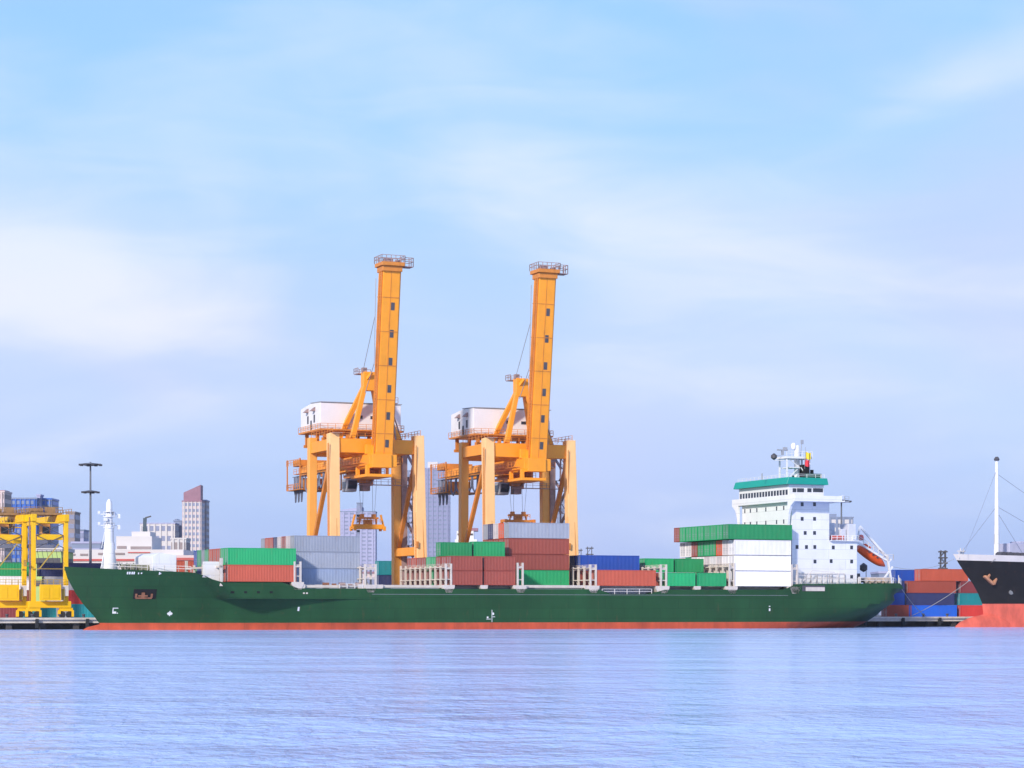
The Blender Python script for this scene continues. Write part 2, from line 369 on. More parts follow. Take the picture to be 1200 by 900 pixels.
def section(s_, lv):
    z = lv if not isinstance(lv, str) else 7.4
    if lv == 'top': z = 11.0 if s_ < .2 else 8.3
    if lv == 'd1': z = 8.0
    u_ = interp(stem_t, z)*(1-s_)+interp(stern_t, z)*s_
    zt = interp(top_t, u_)
    if lv == 'top': z = zt; u_ = interp(stem_t, z)*(1-s_)+interp(stern_t, z)*s_
    elif lv == 'd1': z = ZK+1.1+(zt-ZK-1.1)*.55; u_ = interp(stem_t, z)*(1-s_)+interp(stern_t, z)*s_
    b_ = hb(u_, z) if z <= ZK+.001 else hbs(u_, z)
    return u_, b_, z
m = MB(); ns = len(SV); nl = len(levels)
for side in (-1, 1):
    vs = []
    for s_ in SV:
        for lv in levels:
            u_, b_, z_ = section(s_, lv); vs.append((u_, CL+side*b_, z_))
    fs = []; mi = []
    o_ = len(m.v); m.v += vs
    for i in range(ns-1):
        for j in range(nl-1):
            q = (o_+i*nl+j, o_+i*nl+j+1, o_+(i+1)*nl+j+1, o_+(i+1)*nl+j); m.f.append(q); m.m.append(1 if j < 3 else 0)
top_near = [section(s_, 'top') for s_ in SV]
o_ = len(m.v)
for (u_, b_, z_) in top_near: m.v += [(u_, CL-b_, z_-.02), (u_, CL+b_, z_-.02)]
for i in range(ns-1):
    m.f.append((o_+2*i, o_+2*i+1, o_+2*i+3, o_+2*i+2)); m.m.append(0)
# raked transom closing
last = [section(1.0, lv) for lv in levels]
hull = m.build('hull', [hull_green, boot_red], ship, smooth=True)
me = hull.data
bm = bmesh.new(); bm.from_mesh(me); bmesh.ops.remove_doubles(bm, verts=bm.verts, dist=.012); bmesh.ops.recalc_face_normals(bm, faces=bm.faces); bm.to_mesh(me); bm.free()
me.polygons.foreach_set('use_smooth', [True]*len(me.polygons)); me.set_sharp_from_angle(angle=R(30))
# bulbous bow
m = MB(); uB = U(92, CL)
prof = [(uB, .05), (uB+.5, .9), (uB+1.6, 1.5), (uB+3.5, 1.9), (uB+6, 2.1), (uB+10, 2.2), (uB+16, 1.6)]
vs = []; n = 14
for x, r_ in prof:
    for j in range(n):
        a = 2*math.pi*j/n; vs.append((x, CL+r_*.55*math.cos(a), -1.0+r_*1.0*math.sin(a)+(x-uB)*.03))
fs = [(i*n+j, i*n+(j+1) % n, (i+1)*n+(j+1) % n, (i+1)*n+j) for i in range(len(prof)-1) for j in range(n)]
m.add(vs, fs); m.build('bulbous_bow', boot_red, ship, smooth=True)
# white marks on the side: draught figures, thruster sign, load line; a faint sheer line
def mark(name, px, py, rects, mat=white, off=.04):
    zc = ZP(py, px, 2.0)
    lo, hi = 0.0, 12.0
    # find v of the hull side at that pixel
    v_ = 0.0
    for _ in range(12):
        u_ = U(px, v_); z_ = ZZ(py, u_, v_); v_ = CL-(hb(u_, z_) if z_ <= ZK else hbs(u_, z_))
    u_ = U(px, v_); z_ = ZZ(py, u_, v_)
    mb = MB()
    for (du, dz, w_, h_) in rects:
        vv = []
        for (aa, bb) in ((du, dz), (du+w_, dz), (du+w_, dz+h_), (du, dz+h_)):
            uu = u_+aa; zz = z_+bb; b_ = hb(uu, zz) if zz <= ZK else hbs(uu, zz)
            vv.append((uu, CL-b_-off, zz))
        mb.add(vv+[(x, y+off*.8, z) for x, y, z in vv], [(0, 1, 2, 3), (7, 6, 5, 4), (0, 4, 5, 1), (1, 5, 6, 2), (2, 6, 7, 3), (3, 7, 4, 0)])
    return mb.build(name, mat, ship)
mark('bow_lettering', 148.5, 673, [(x*.34, 0, .22, .42) for x in (0, 1, 2.1, 3)]+[(1.75, 0, .16, .3), (2.2, .06, .2, .24)], off=.05)
mark('bow_marking', 186, 673.5, [(0, 0, .18, .45), (.22, .1, .14, .2)])
mark('bulb_symbol', 131.5, 719, [(0, 0, .14, 1.0), (.14, .86, .75, .14), (.1, 0, .5, .35), (.7, .0, .2, .14)])
mark('thruster_symbol', 195.5, 721, [(0, .2, .9, .16), (.36, -.15, .16, .9), (.1, .05, .7, .45)])
mark('draught_marks', 348.5, 716, [(0, 0, .3, .7)])
mark('draught_marks', 901, 716, [(0, 0, .3, .5), (0, .8, .3, .16)])
mark('load_line_mark', 573.5, 729, [(.45, 0, .09, 2.2), (-.6, .5, .9, .09), (.6, .9, .5, .09), (.6, 1.3, .3, .4), (-.5, .7, .3, .3)])
mark('side_lettering', 355, 696, [(x*.55, 0, .34, .26) for x in range(2)], mat=cream)
mark('sheer_line', 436, 696.5, [(x*4.2, 0, 4.2, .05) for x in range(20)], mat=greyst)
mark('bulwark_lettering', 237, 676.5, [(0, 0, 1.2, .36), (1.5, .05, .2, .3)], mat=bul_white)
# anchor pocket
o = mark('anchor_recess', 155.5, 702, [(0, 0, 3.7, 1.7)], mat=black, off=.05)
o = mark('anchor', 157, 702.6, [(0.2, .1, 2.6, .28), (0.1, .3, .3, .7), (2.6, .3, .3, .7), (1.1, .3, .5, .9), (.6, .5, 1.5, .25)], mat=rusty, off=.22)
for x in (270, 286, 301, 316):
    mark('scupper', x, 695.3, [(0, 0, .55, .38)], mat=black, off=.03)
mark('mooring_opening', 940, 692.8, [(0, 0, 5.0, 1.1)], mat=dark, off=.05)
mark('opening_rail', 944, 692.6, [(0, 0, 4.2, .75)], mat=cream, off=.09)

# foredeck: foremast, breakwater, winches, rails
def zt(u): return interp(top_t, u)
um = U(128, CL); zb = zt(um)-.3
m = MB(); D_m = D0+um*SI+CL*CO; s_m = D_m/F
ztop = EYE+(HY-585)*s_m
m.lathe([(1.25, 0), (1.1, 2.5), (.92, 5.0), (.85, 5.1), (.80, 7.8), (.62, 8.0), (.5, ztop-zb-.6), (.2, ztop-zb)], (um, CL, zb), 14)
fm = m.build('foremast', white, ship, smooth=True)
m = MB()
for zz, r_ in ((EYE+(HY-606)*s_m, 1.0), (EYE+(HY-619)*s_m, .95)):
    m.lathe([(r_, 0), (r_, .12)], (um, CL, zz), 12)
    for j in range(8):
        a = j*math.pi/4; m.beam((um+r_*math.cos(a), CL+r_*math.sin(a), zz), (um+r_*math.cos(a), CL+r_*math.sin(a), zz+.9), .06)
    m.lathe([(r_, .86), (r_, .94), (r_-.05, .94), (r_-.05, .86)], (um, CL, zz), 12)
    m.beam((um-1.9, CL, zz+.5), (um+1.9, CL, zz+.5), .16); m.cbox((um-1.8, CL, zz+.8), (.35, .35, .5)); m.cbox((um+1.7, CL, zz+.1), (.4, .4, .6))
m.cbox((um-.8, CL-.7, EYE+(HY-609)*s_m), (.6, .5, .6)); m.cbox((um+.9, CL, EYE+(HY-602)*s_m), (.5, .5, .5)); m.beam((um-1.4, CL-.2, zb+4), (um-.4, CL, zb+9.0), .1)
m.build('mast_platform', white, fm)
m = MB(); m.beam((um-1.7, CL-.8, zb), (um-.3, CL, zb+6), .16); m.beam((um+1.7, CL+.8, zb), (um+.3, CL, zb+6), .16)
m.build('mast_stay', white, fm)
u0, u1 = U(178, 8), U(207, 8)
m = MB(); zb2 = ZP(671, 190, 8); zt2 = ZP(648, 190, 8)
m.prism([(U(177.5, 6), zb2), (U(206, 6), zb2), (U(206, 6), zt2-.4), (U(186, 6), zt2), (U(178, 6), zt2-.6)], 1, 5.5, 18.5); m.build('breakwater', white, ship, bevel=.05)
m = MB()
for px_, w_ in ((147, 1.6), (154, 2.4), (164, 1.8), (170, 1.4)):
    uu = U(px_, 8); zz = zt(uu); m.lathe([(.75, -w_/2), (.75, -w_/2+.15), (.4, -w_/2+.15), (.4, w_/2-.15), (.75, w_/2-.15), (.75, w_/2)], (0, 0, 0), 10) if False else m.tube([(uu, 7.2, zz+.55), (uu, 9.4, zz+.55)], .55, 10)
    m.cbox((uu+.9, 8.3, zz+.5), (.9, 1.4, 1.0))
m.build('windlass', paint('windlass drab', (.25, .24, .16), .6, var=.3), ship)
m = MB(); pts = []
for px_ in range(133, 176, 6):
    uu = U(px_, 4); pts.append((uu, CL-hbs(uu, 10.0)*.97, zt(uu)))
m.rail(pts, 1.0, 1.5, .04); m.build('railing', bul_white, ship)
m = MB(); pts = [(U(x, 3)-.0, CL-hbs(U(x, 3), 10.2)*.96, zt(U(x, 3))) for x in (180, 195, 210, 222)]; m.rail(pts, 1.0, 1.5, .04); m.build('railing', bul_white, ship)
# white wall and frame at the front of the first stack
m = MB(); ua = U(240, 3.2); ub = U(257.5, .6); uc_ = U(257, 3.2)
m.box((ua, 3.2, ZP(684, 245, 3.2)), (uc_, 4.6, ZP(657.5, 245, 0)))
m.build('cargo_wind_wall', white, ship)
m = MB(); zl = ZP(684, 262, 0)-.4
m.box((ub, .3, zl), (ub+.45, .8, ZP(654, 262, 0))); m.box((ub+.0, .3, ZP(665, 262, 0)), (ub+.45, 23.7, ZP(665, 262, 0)+.35)); m.box((ub, 23.2, zl), (ub+.45, 23.7, ZP(654, 262, 0)))
for v_ in (6, 12, 18): m.box((ub+.05, v_, zl), (ub+.4, v_+.35, ZP(660, 262, 0)))
m.build('cell_guide_frame', cream, ship)

# hatch coamings and covers, pedestals
ZD = 7.1
m = MB(); m.box((U(342, 2), 2.9, ZD-.6), (U(925, 2), 21.1, ZD+.5)); m.build('hatch_coaming', paint('coaming grey blue', (.42, .45, .55), .5, var=.1), ship)
bays_px = [(268, 343), (353.5, 424), (445, 522), (529, 606), (614, 690), (699, 773), (781, 854), (861, 927)]
for (a_, b_) in bays_px:
    uu0, uu1 = U(a_, 0), U(b_, 0); m = MB(); zz = 7.62 if a_ != 268 else ZP(684, 300, 0)-.1
    m.box((uu0, 2.7, zz-.12), (uu1, 21.3, zz+.32)); m.build('hatch_cover', cream, ship, bevel=.04)
m = MB()
for (a_, b_) in bays_px[1:]:
    uu0, uu1 = U(a_, 0), U(b_, 0); k = 2 if a_ in (529, 781) else 1
    for j in range(k+1):
        uu = uu0+(uu1-uu0)*j/k
        for v_ in (.1, 22.3):
            m2 = MB()
            m2.prism([(uu-.25, 6.6), (uu+.25, 6.6), (uu+.7, 7.5), (uu+.7, 7.96), (uu-.7, 7.96), (uu-.7, 7.5)], 1, v_, v_+1.6); m2.build('container_pedestal', cream, ship)
# cover edge strips and deck rail visible along the near side
m = MB()
for (a_, b_) in ((356, 424), (445, 524), (614, 697)):
    m.box((U(a_, .4), .45, ZP(688.6, a_, .4)), (U(b_, .4), .75, ZP(685.6, a_, .4)))
m.build('walkway_edge', cream, ship)
m = MB(); m.rail([(U(x, 0), .12, zt(U(x, 0))) for x in (706, 764)], 1.0, 2.2, .05); m.build('railing', bul_white, ship); m = MB(); m.rail([(U(x, 0), .12, zt(U(x, 0))) for x in (398, 425)], .8, 1.1, .07); m.build('railing', bul_white, ship)
m = MB()
for j in range(5): m.cbox((U(384, 0)+j*1.5, 1.0, zt(0)+.5), (.7 if j % 2 else 1.1, .5, .7 if j % 2 else 1.0))
m.build('lashing_gear_box', rusty, ship)

# lashing bridges: portal frames right across the deck
for px_, ytop, wd in ((348.5, 658, 1.1), (434, 661, 2.0), (525.5, 660.5, 1.0), (609.5, 659.5, 1.0), (695, 661.5, 1.1), (777.5, 661.5, 1.1), (857.5, 660, 1.0), (931, 661.5, 1.2)):
    uu = U(px_, .3); zt_ = ZZ(ytop, uu, .3); br = MB(); z0 = 7.0 if px_ != 348.5 else 7.4
    for k in range(10):
        v_ = .15+k*2.58
        for du in (-wd/2, wd/2):
            br.box((uu+du-.16, v_, z0), (uu+du+.16, v_+.32, zt_-(0 if k in (0, 9) else .35)))
        br.box((uu-wd/2, v_+.04, zt_-1.0), (uu+wd/2, v_+.28, zt_-.75))
    for zz in (z0+1.9, zt_-.7):
        br.box((uu-wd/2-.1, .35, zz), (uu+wd/2+.1, 23.6, zz+.16))
    for k in range(9):
        v_ = .15+k*2.58
        if k % 2 == 0: br.beam((uu, v_+.2, z0+.2), (uu, v_+2.7, z0+1.9), .1)
    br.prism([(uu-.6, z0-.4), (uu+.6, z0-.4), (uu+1.1, z0+.55), (uu+1.1, z0+.95), (uu-1.1, z0+.95), (uu-1.1, z0+.55)], 1, .0, 1.2)
    lbp = br.build('lashing_bridge', cream, ship)
    rr = MB(); rr.rail([(uu+wd/2, .4, zt_-.54), (uu+wd/2, 23.4, zt_-.54)], .5, 2.6, .04); rr.build('railing', cream, lbp)

# ---- containers
def make_container_meshes(Lc, Hc, Wc=2.438):
    mb = MB(); f = .16
    for x in (0, Lc-f):
        for y in (0, Wc-f): mb.box((x, y, 0), (x+f, y+f, Hc))
    for z in (0, Hc-.12):
        for y in (0, Wc-.1): mb.box((f, y, z), (Lc-f, y+.1, z+.12))
        for x in (0, Lc-.12): mb.box((x, f, z), (x+.12, Wc-f, z+.12))
    # corrugated long walls
    pitch = .278; k = int((Lc-2*f)/pitch); pitch = (Lc-2*f)/k
    for y0, s_ in ((.012, 1), (Wc-.012, -1)):
        pr = []
        for i in range(k):
            x = f+i*pitch
            pr += [(x, 0), (x+pitch*.26, 0), (x+pitch*.5, .04), (x+pitch*.76, .04)]
        pr.append((f+k*pitch, 0)); vs = [(x, y0+s_*d_, .12) for x, d_ in pr]+[(x, y0+s_*d_, Hc-.12) for x, d_ in pr]; n_ = len(pr)
        mb.add(vs, [(i, i+1, i+1+n_, i+n_) for i in range(n_-1)])
    mb.box((.1, .06, Hc-.06), (Lc-.1, Wc-.06, Hc-.02)); mb.box((.1, .06, .06), (Lc-.1, Wc-.06, .1))
    # far end wall, ribbed
    for i in range(8): mb.box((Lc-.1, f+i*.27, .12), (Lc-.03, f+i*.27+.18, Hc-.12))
    mb.box((Lc-.13, f, .12), (Lc-.1, Wc-f, Hc-.12))
    body = mb
    db = MB()
    db.box((.05, f, .12), (.10, Wc/2-.01, Hc-.12)); db.box((.05, Wc/2+.01, .12), (.10, Wc-f, Hc-.12))
    for y in (.42, .88, 1.55, 2.0): db.box((.0, y, .14), (.05, y+.05, Hc-.14), 1)
    for z in (.9, 1.25): db.box((.01, .35, z), (.05, 1.1, z+.05), 1); db.box((.01, 1.4, z), (.05, 2.1, z+.05), 1)
    return body, db
CM = {}
def container(px, v, z, Lc, Hc, colr, label, group, at_right=False, u=None):
    key = (Lc, Hc)
    if key not in CM:
        b, d = make_container_meshes(Lc, Hc)
        ob = b.build('body', CC['green']); od = d.build('door', [CC['green'], greyst]); CM[key] = (ob.data, od.data)
        bpy.data.objects.remove(ob); bpy.data.objects.remove(od)
    if u is None:
        u = U(px, v)
        if at_right: u -= Lc
    e = berth('shipping_container', label, 'container', u+random.uniform(-.04, .04), v, z, group)
    for dat, nm in zip(CM[key], ('body', 'door')):
        o = bpy.data.objects.new(nm, dat); COL.objects.link(o); o.parent = e
        o.material_slots[0].link = 'OBJECT'; o.material_slots[0].material = CC[colr]
    return e
CN = {'green': 'bright green', 'dark_green': 'dark green', 'pale_green': 'pale green', 'brown_red': 'brown red', 'orange_red': 'orange red', 'bright_orange': 'bright orange', 'pale': 'off white', 'blue_grey': 'blue grey', 'bright_blue': 'bright blue'}
def cname(c): return CN.get(c, c)
ORD = ['first', 'second', 'third', 'fourth', 'fifth', 'sixth', 'seventh', 'eighth', 'ninth', 'tenth']
TIER = {0: 'bottom tier', 1: 'second tier', 2: 'third tier', 3: 'fourth tier', 4: 'fifth tier'}
RW = 2.53
def bay(px, v0, rows, Lc, Hc, z0, where, group, pitch=None, top_len=None):
    """rows: one list of colours, bottom tier first, per row counted from the water side"""
    pitch = pitch or Hc+.03
    for k, tiers in enumerate(rows):
        for j, c_ in enumerate(tiers):
            if c_ is None: continue
            Lx = Lc; u_ = U(px, 0)
            if top_len and j == len(tiers)-1: Lx = top_len; u_ -= (top_len-Lc)*.85
            container(0, v0+k*RW, z0+j*pitch, Lx, Hc, c_, '%s container, %s, %s row back, %s' % (cname(c_), TIER[j], ORD[k], where), group, u=u_)
G_ = 'containers stacked on the green ship'
zA = ZP(683, 300, 0)+.2
bay(268, .2, [['orange_red', 'green'], ['brown_red', 'green'], ['brown_red', 'orange_red'], ['grey', 'orange_red'], ['green', 'orange_red'], ['brown_red', 'pale_green'], ['grey', 'grey'], ['blue', 'green'], ['green', 'blue']],
    12.19, 2.9, zA, 'foremost stack on the green ship', G_)
bay(353.6, 4.3, [['blue_grey', 'grey', 'grey'], ['grey', 'brown_red', 'pale'], ['brown_red', 'grey', 'brown_red'], ['green', 'navy', 'pale'], ['grey', 'brown_red', 'navy'], ['navy', 'grey', 'orange_red'], ['brown_red', 'green', 'orange_red'], ['grey', 'brown_red', 'grey']],
    12.19, 2.85, 7.96, 'grey stack below the left crane', G_, pitch=2.9)
# low boxes on the far side of the open bay
u0_ = U(528.6, .2)
NB = {2: 'brown_red', 3: 'green', 4: 'pale_green', 5: 'brown_red', 6: 'brown_red', 7: 'orange_red', 8: 'brown_red'}
for k in range(9):
    for q in range(2 if k < 4 else 1):
        for j in range(2):
            c_ = 'brown_red' if (k < 2 or j == 0 or q) else NB[k]
            if k == 3 and j == 0: c_ = 'green'
            container(0, .2+k*RW, 7.96+j*2.63, 6.06, 2.59, c_, 'short %s container, %s, %s row, %s, beside the open bay' % (cname(c_), TIER[j], ORD[k], ('fore one', 'aft one')[q]), G_, u=u0_+q*6.5)
container(0, .2+2*RW, 7.96+2*2.63, 6.06, 2.55, 'dark_green', 'dark green short container raised on brown boxes, the left of two', G_, u=u0_)
container(0, .2+2*RW, 7.96+2*2.63, 6.06, 2.75, 'green', 'bright green short container raised on brown boxes, the right of two', G_, u=u0_+6.5)
bay(613.7, 6.9, [['green', 'brown_red', 'brown_red', 'grey'], ['brown_red', 'brown_red', 'brown_red', 'bright_orange'], ['green', 'brown_red', 'brown_red', 'pale'], ['brown_red', 'grey', 'brown_red', 'navy'], ['brown_red', 'brown_red', 'brown_red', 'grey']],
    12.19, 2.86, 7.98, 'tall stack below the right crane', G_, pitch=2.93)
container(699, .2, 7.96, 12.19, 2.9, 'orange_red', 'long orange red container low beside the water, in front of the blue one', G_)
container(683, 7.6, 7.96, 12.19, 2.9, 'brown_red', 'brown red container hidden under the long blue one', G_, u=U(699, 0)+.3)
container(683, 7.6, 10.9, 12.19, 2.85, 'blue', 'long blue container on the second tier behind the orange red one', G_, u=U(699, 0)+.3)
container(683, 10.2, 7.96, 12.19, 2.9, 'grey', 'grey container in the row behind the blue one, bottom tier', G_, u=U(699, 0)+.3)
container(683, 10.2, 10.9, 12.19, 2.85, 'navy', 'navy container in the row behind the long blue one', G_, u=U(699, 0)+.3)
for k in range(2):
    container(0, .2, 7.96, 6.06, 2.5, 'green', 'short bright green container nearest the water, %s of its pair' % ('left', 'right')[k], G_, u=U(781, .2)+k*6.5)
    for j in range(2):
        container(0, 9.2, 7.96+j*2.75, 6.06, 2.6, ('brown_red', ('green', 'dark_green')[k])[j], '%s short container, %s, second pair in from the water, %s' % (('brown red', ('green', 'dark green')[k])[j], TIER[j], ('left', 'right')[k]), G_, u=U(781, .2)+k*6.5)
rows = [['white', 'white', 'white', 'dark_green']]
t3 = ['pale', 'bright_orange', 'green', 'green', 'green', 'brown_red', 'white', 'white']; t2 = ['white', 'pale', 'white', 'pale', 'white', 'white', 'green', 'pale']
t4 = ['green']*7+['brown_red']
for a_, b_, c_ in zip(t2, t3, t4): rows.append(['white', a_, b_, c_])
bay(861.6, .2, rows, 12.19, 2.83, 8.0, 'stack before the white bridge', G_, pitch=2.96, top_len=13.7)

# ---- superstructure
def zz_(py, px, v): return ZP(py, px, v)
sup = MB()
uF = U(928, 2.2)                      # front face of the house
vh0, vh1 = 2.2, 22.0
uS1 = U(972, 2.2); uL1 = U(1004.5, 2.2)
zdk = 8.0; zlow = ZP(634.5, 990, 2.2); zwing = ZP(588, 960, 0); zroofl = ZP(566.5, 950, 2)
sup.box((uF, vh0, zdk-.6), (uS1, vh1, zwing))
sup.box((uS1, vh0+.02, zdk-.6), (uL1, vh1-.02, zlow))
sup.box((uS1, vh0-.6, zlow-.0), (uL1+.1, vh1+.6, zlow+.14))
S = sup.build('superstructure', white, ship, bevel=.05)
def window(parent, u_, v_, z_, w_, h_, face='side', name='window', mat=glass):
    mb = MB()
    if face == 'side': mb.box((u_-w_/2, v_-.03, z_-h_/2), (u_+w_/2, v_+.05, z_+h_/2)); mb2 = None
    else: mb.box((u_-.03, v_-w_/2, z_-h_/2), (u_+.05, v_+w_/2, z_+h_/2))
    return mb.build(name, mat, parent)
storey = [ZP(y, 940, 2.2) for y in (592, 608, 624.5, 641, 657.5)]
for y, pxs in ((591, (940, 954.5)), (608, (940, 954.5)), (624.5, (943.5, 954.5)), (641, (934, 945, 954.8)), (658, (955,))):
    for px_ in pxs: window(S, U(px_, 2.2), 2.2, ZP(y, px_, 2.2), .62, .72)
for px_, y in ((976.5, 641.5), (998, 641.5), (974, 657.5), (998, 658), (998, 676)): window(S, U(px_, 2.2), 2.22, ZP(y, px_, 2.2), .62, .72)
for py in (594.5, 610.5):
    for px_ in (871, 878, 886, 897, 910, 918.5, 925):
        v_ = 2.2+(928-px_)*(19.8/60.5); uu = uF
        window(S, uu, v_, ZZ(py-(928-px_)*(-.0), uF, v_) if False else ZZ(py, uF, 2.2)-.0, .42, .8, 'front')
for k in range(3):     # lower front windows hidden behind boxes but part of the house
    for j in range(5): window(S, uF, 4+j*4, storey[2]-k*2.8, .5, .8, 'front')
# bridge wing: deck right across, with flared brackets
uW0, uW1 = U(936, -.3), U(984, -.3)
wg = MB(); zwu = ZP(590, 960, 0); zwt = ZP(581, 960, 0)
wg.box((uF-1.0, -.4, zwing), (uS1+1.9, 24.4, zwing+.25))
wg.box((uF-1.0, -.4, zwing+.25), (uF-.75, 24.4, zwt+.2)); wg.box((uF-.75, -.4, zwing+.25), (uS1+1.3, -.2, zwt)); wg.box((uF-.75, 24.2, zwing+.25), (uS1+1.3, 24.4, zwt)); 
for y0, y1 in ((2.2, -.4), (22.0, 24.4)):
    wg.prism([(y0, zwing-4.4), (y0+(y1-y0)*.15, zwing-2.4), (y0+(y1-y0)*.45, zwing-.9), (y1, zwing), (y0, zwing)] if y1 < y0 else [(y0, zwing), (y1, zwing), (y0+(y1-y0)*.45, zwing-.9), (y0+(y1-y0)*.15, zwing-2.4), (y0, zwing-4.4)], 0, uF-1.0, uF-.5)
wing = wg.build('bridge_wing', white, ship, bevel=.03)
mb = MB(); mb.rail([(uS1+1.2, -.3, zwing+.25), (uS1+1.8, -.3, zwing+.25), (uS1+1.8, 3, zwing+.25)], 1.0, 1.0, .04); mb.build('railing', white, wing)
mb = MB(); mb.box((uS1+1.9, -.2, zwing+.0), (uS1+3.0, 1.2, zwing+.2)); mb.rail([(uS1+2.0, -.2, zwing+.2), (uS1+2.9, -.2, zwing+.2)], .9, 1.0, .03); mb.build('wing_platform', greyst, wing)
# wheelhouse
wh = MB(); uH0 = uF-.7; uH1 = U(966, 2)
zwh = ZP(568, 950, 2)
wh.box((uH0, 2.2, zwing+.25), (uH1, 22.0, zwh)); WHO = wh.build('wheelhouse', white, ship, bevel=.04)
rf = MB(); rf.prism([(uH0-.9, zwh), (uH1+.6, zwh), (uH1+.3, zwh+1.25), (uH0-.4, zwh+1.35)], 1, 1.4, 22.8)
RFO = rf.build('wheelhouse_roof', teal, ship, bevel=.03)
nw = 17; zw = ZP(576.6, 925, 2.2)
for i in range(nw):
    v_ = 3.0+i*(18.2/(nw-1)); window(WHO, uH0, v_, zw, .78, 1.0, 'front')
for px_, w_ in ((931, .8), (938, 1.5), (948.5, .9), (958.5, 2.2)): window(WHO, U(px_, 2.2), 2.2, ZP(574.5, px_, 2.2), w_, .75)
mb = MB(); mb.rail([(uH0, 2.0, zwh+1.3), (uH0, 22.4, zwh+1.3)], .7, 1.6, .03); mb.rail([(uH0, 2.0, zwh+1.3), (uH1, 2.0, zwh+1.3)], .7, 1.6, .03); mb.build('railing', white, RFO)
# radar mast
rm = MB(); zr = zwh+1.2; vm = 9.0
def pm(px_, py_, v_=vm): return (U(px_, v_), v_, ZP(py_, px_, v_))
bx = lambda px_: U(px_, vm)
for px_ in (918, 944): rm.box((bx(px_)-.13, vm-1.6, zr), (bx(px_)+.13, vm-1.3, ZP(536, px_, vm))); rm.box((bx(px_)-.13, vm+1.3, zr), (bx(px_)+.13, vm+1.6, ZP(536, px_, vm)))
rm.tube([(bx(934), vm, zr), (bx(934), vm, ZP(522, 934, vm))], .55, 10)
rm.box((bx(916), vm-2, ZP(538, 930, vm)), (bx(946), vm+2, ZP(535.6, 930, vm)))
rm.box((bx(921), vm-1.8, ZP(549, 930, vm)), (bx(932), vm+1.8, ZP(548, 930, vm)))
rm.beam((bx(918), vm-1.45, zr), (bx(932), vm-1.45, ZP(548, 930, vm)), .16); rm.beam((bx(944), vm-1.45, zr), (bx(934), vm-1.45, ZP(548, 930, vm)), .16)
rm.beam((bx(932), vm-1.45, ZP(548, 930, vm)), (bx(920), vm-1.45, ZP(538, 930, vm)), .14)
rm.rail([(bx(916), vm-2, ZP(535.6, 930, vm)), (bx(946), vm-2, ZP(535.6, 930, vm))], 1.0, 1.0, .04)
rm.box((bx(908), vm-.15, ZP(540, 915, vm)), (bx(918), vm+.15, ZP(539.4, 915, vm)))
RM = rm.build('radar_mast', white, ship)
mb = MB(); mb.box((bx(911), vm-.2, ZP(528, 915, vm)), (bx(923), vm+.2, ZP(526.6, 915, vm))); mb.box((bx(917)-.2, vm-.2, ZP(533, 915, vm)), (bx(917)+.2, vm+.2, ZP(528, 915, vm))); mb.cbox((bx(920), vm, ZP(526, 920, vm)), (.7, .6, .6)); mb.build('radar_scanner', greyst, RM)
mb = MB(); mb.lathe([(.4, 0), (.55, .3), (.55, .8), (.35, 1.2), (.1, 1.3)], (bx(930), vm, ZP(526.5, 930, vm)), 14); mb.build('satellite_dome', white, RM, smooth=True)
mb = MB(); mb.lathe([(.1, 0), (.6, .4), (.6, .9), (.1, 1.3)], (bx(907), vm, ZP(539, 907, vm)), 10); mb.build('searchlight', dark, RM)
mb = MB(); mb.tube([(bx(938), vm, ZP(536, 938, vm)), (bx(940), vm, ZP(516, 940, vm))], .06, 5); mb.cbox((bx(940), vm, ZP(518, 940, vm)), (.5, .3, .8)); mb.tube([(bx(944), vm, ZP(548, 944, vm)), (bx(944), vm, ZP(524, 944, vm))], .05, 5); mb.build('antenna', greyst, RM)
mb = MB(); mb.beam((bx(909), vm, ZP(534, 909, vm)), (bx(918), vm, ZP(534, 909, vm)), .08); mb.tube([(bx(925), vm-3, zr), (bx(925), vm-3, ZP(552, 925, vm))], .05, 5)
mb.tube([(bx(893), vm, zr), (bx(893), vm, zr+1.2)], .12, 6); mb.build('deck_antenna', greyst, RM)
# funnel
vf = 6.0
fn = MB(); fn.box((U(946, vf), vf, zwh+.6), (U(963.5, vf), vf+6, ZP(555, 955, vf))); FN = fn.build('funnel', paint('funnel green', (.01, .07, .04), .5, var=.2), ship, bevel=.1)
mb = MB(); mb.box((U(945.5, vf), vf+1.0, zwh+1), (U(951.5, vf), vf+3.6, ZP(544, 948, vf))); mb.tube([(U(957, vf), vf+2, ZP(555, 957, vf)), (U(957, vf), vf+2, ZP(550, 957, vf))], .45, 8); mb.tube([(U(955, vf), vf+3, ZP(555, 957, vf)), (U(955, vf), vf+3, ZP(552, 957, vf))], .35, 8); mb.build('exhaust_pipe', black, FN)
mb = MB(); mb.box((U(961.5, vf), vf-.1, zwh+1.2), (U(962.6, vf), vf, ZP(556, 955, vf))); mb.build('funnel_ladder', bul_white, FN)
# flags fly from a line behind the mast
def flag(px_, py_, w_, h_, mat, label):
    mb = MB(); n_ = 8; vs = []
    for i in range(n_+1):
        for k in (0, 1):
            vs.append((i/n_*w_, math.sin(i*1.1)*.18, -k*h_-.12*i/n_*w_+.1*math.sin(i)))
    fs = [(2*i, 2*i+1, 2*i+3, 2*i+2) for i in range(n_)]
    o_ = len(vs); vs += [(x, y+.02, z) for x, y, z in vs]; fs += [(a+o_, b+o_, c+o_, d+o_) for a, b, c, d in fs]
    mb.add(vs, fs); e = berth('signal_flag', label, 'flag', U(px_, 6.5), 6.5, ZP(py_, px_, 6.5), 'small flags beside the radar mast')
    mb.build('cloth', mat, e, smooth=True)
    hl = MB(); hl.tube([(0, 0, .4), (0, 0, -h_-.5)], .03, 5); hl.build('halyard', greyst, e)
flag(944, 530, 1.25, 1.3, yelm, 'small yellow flag flying above the red one near the radar mast')
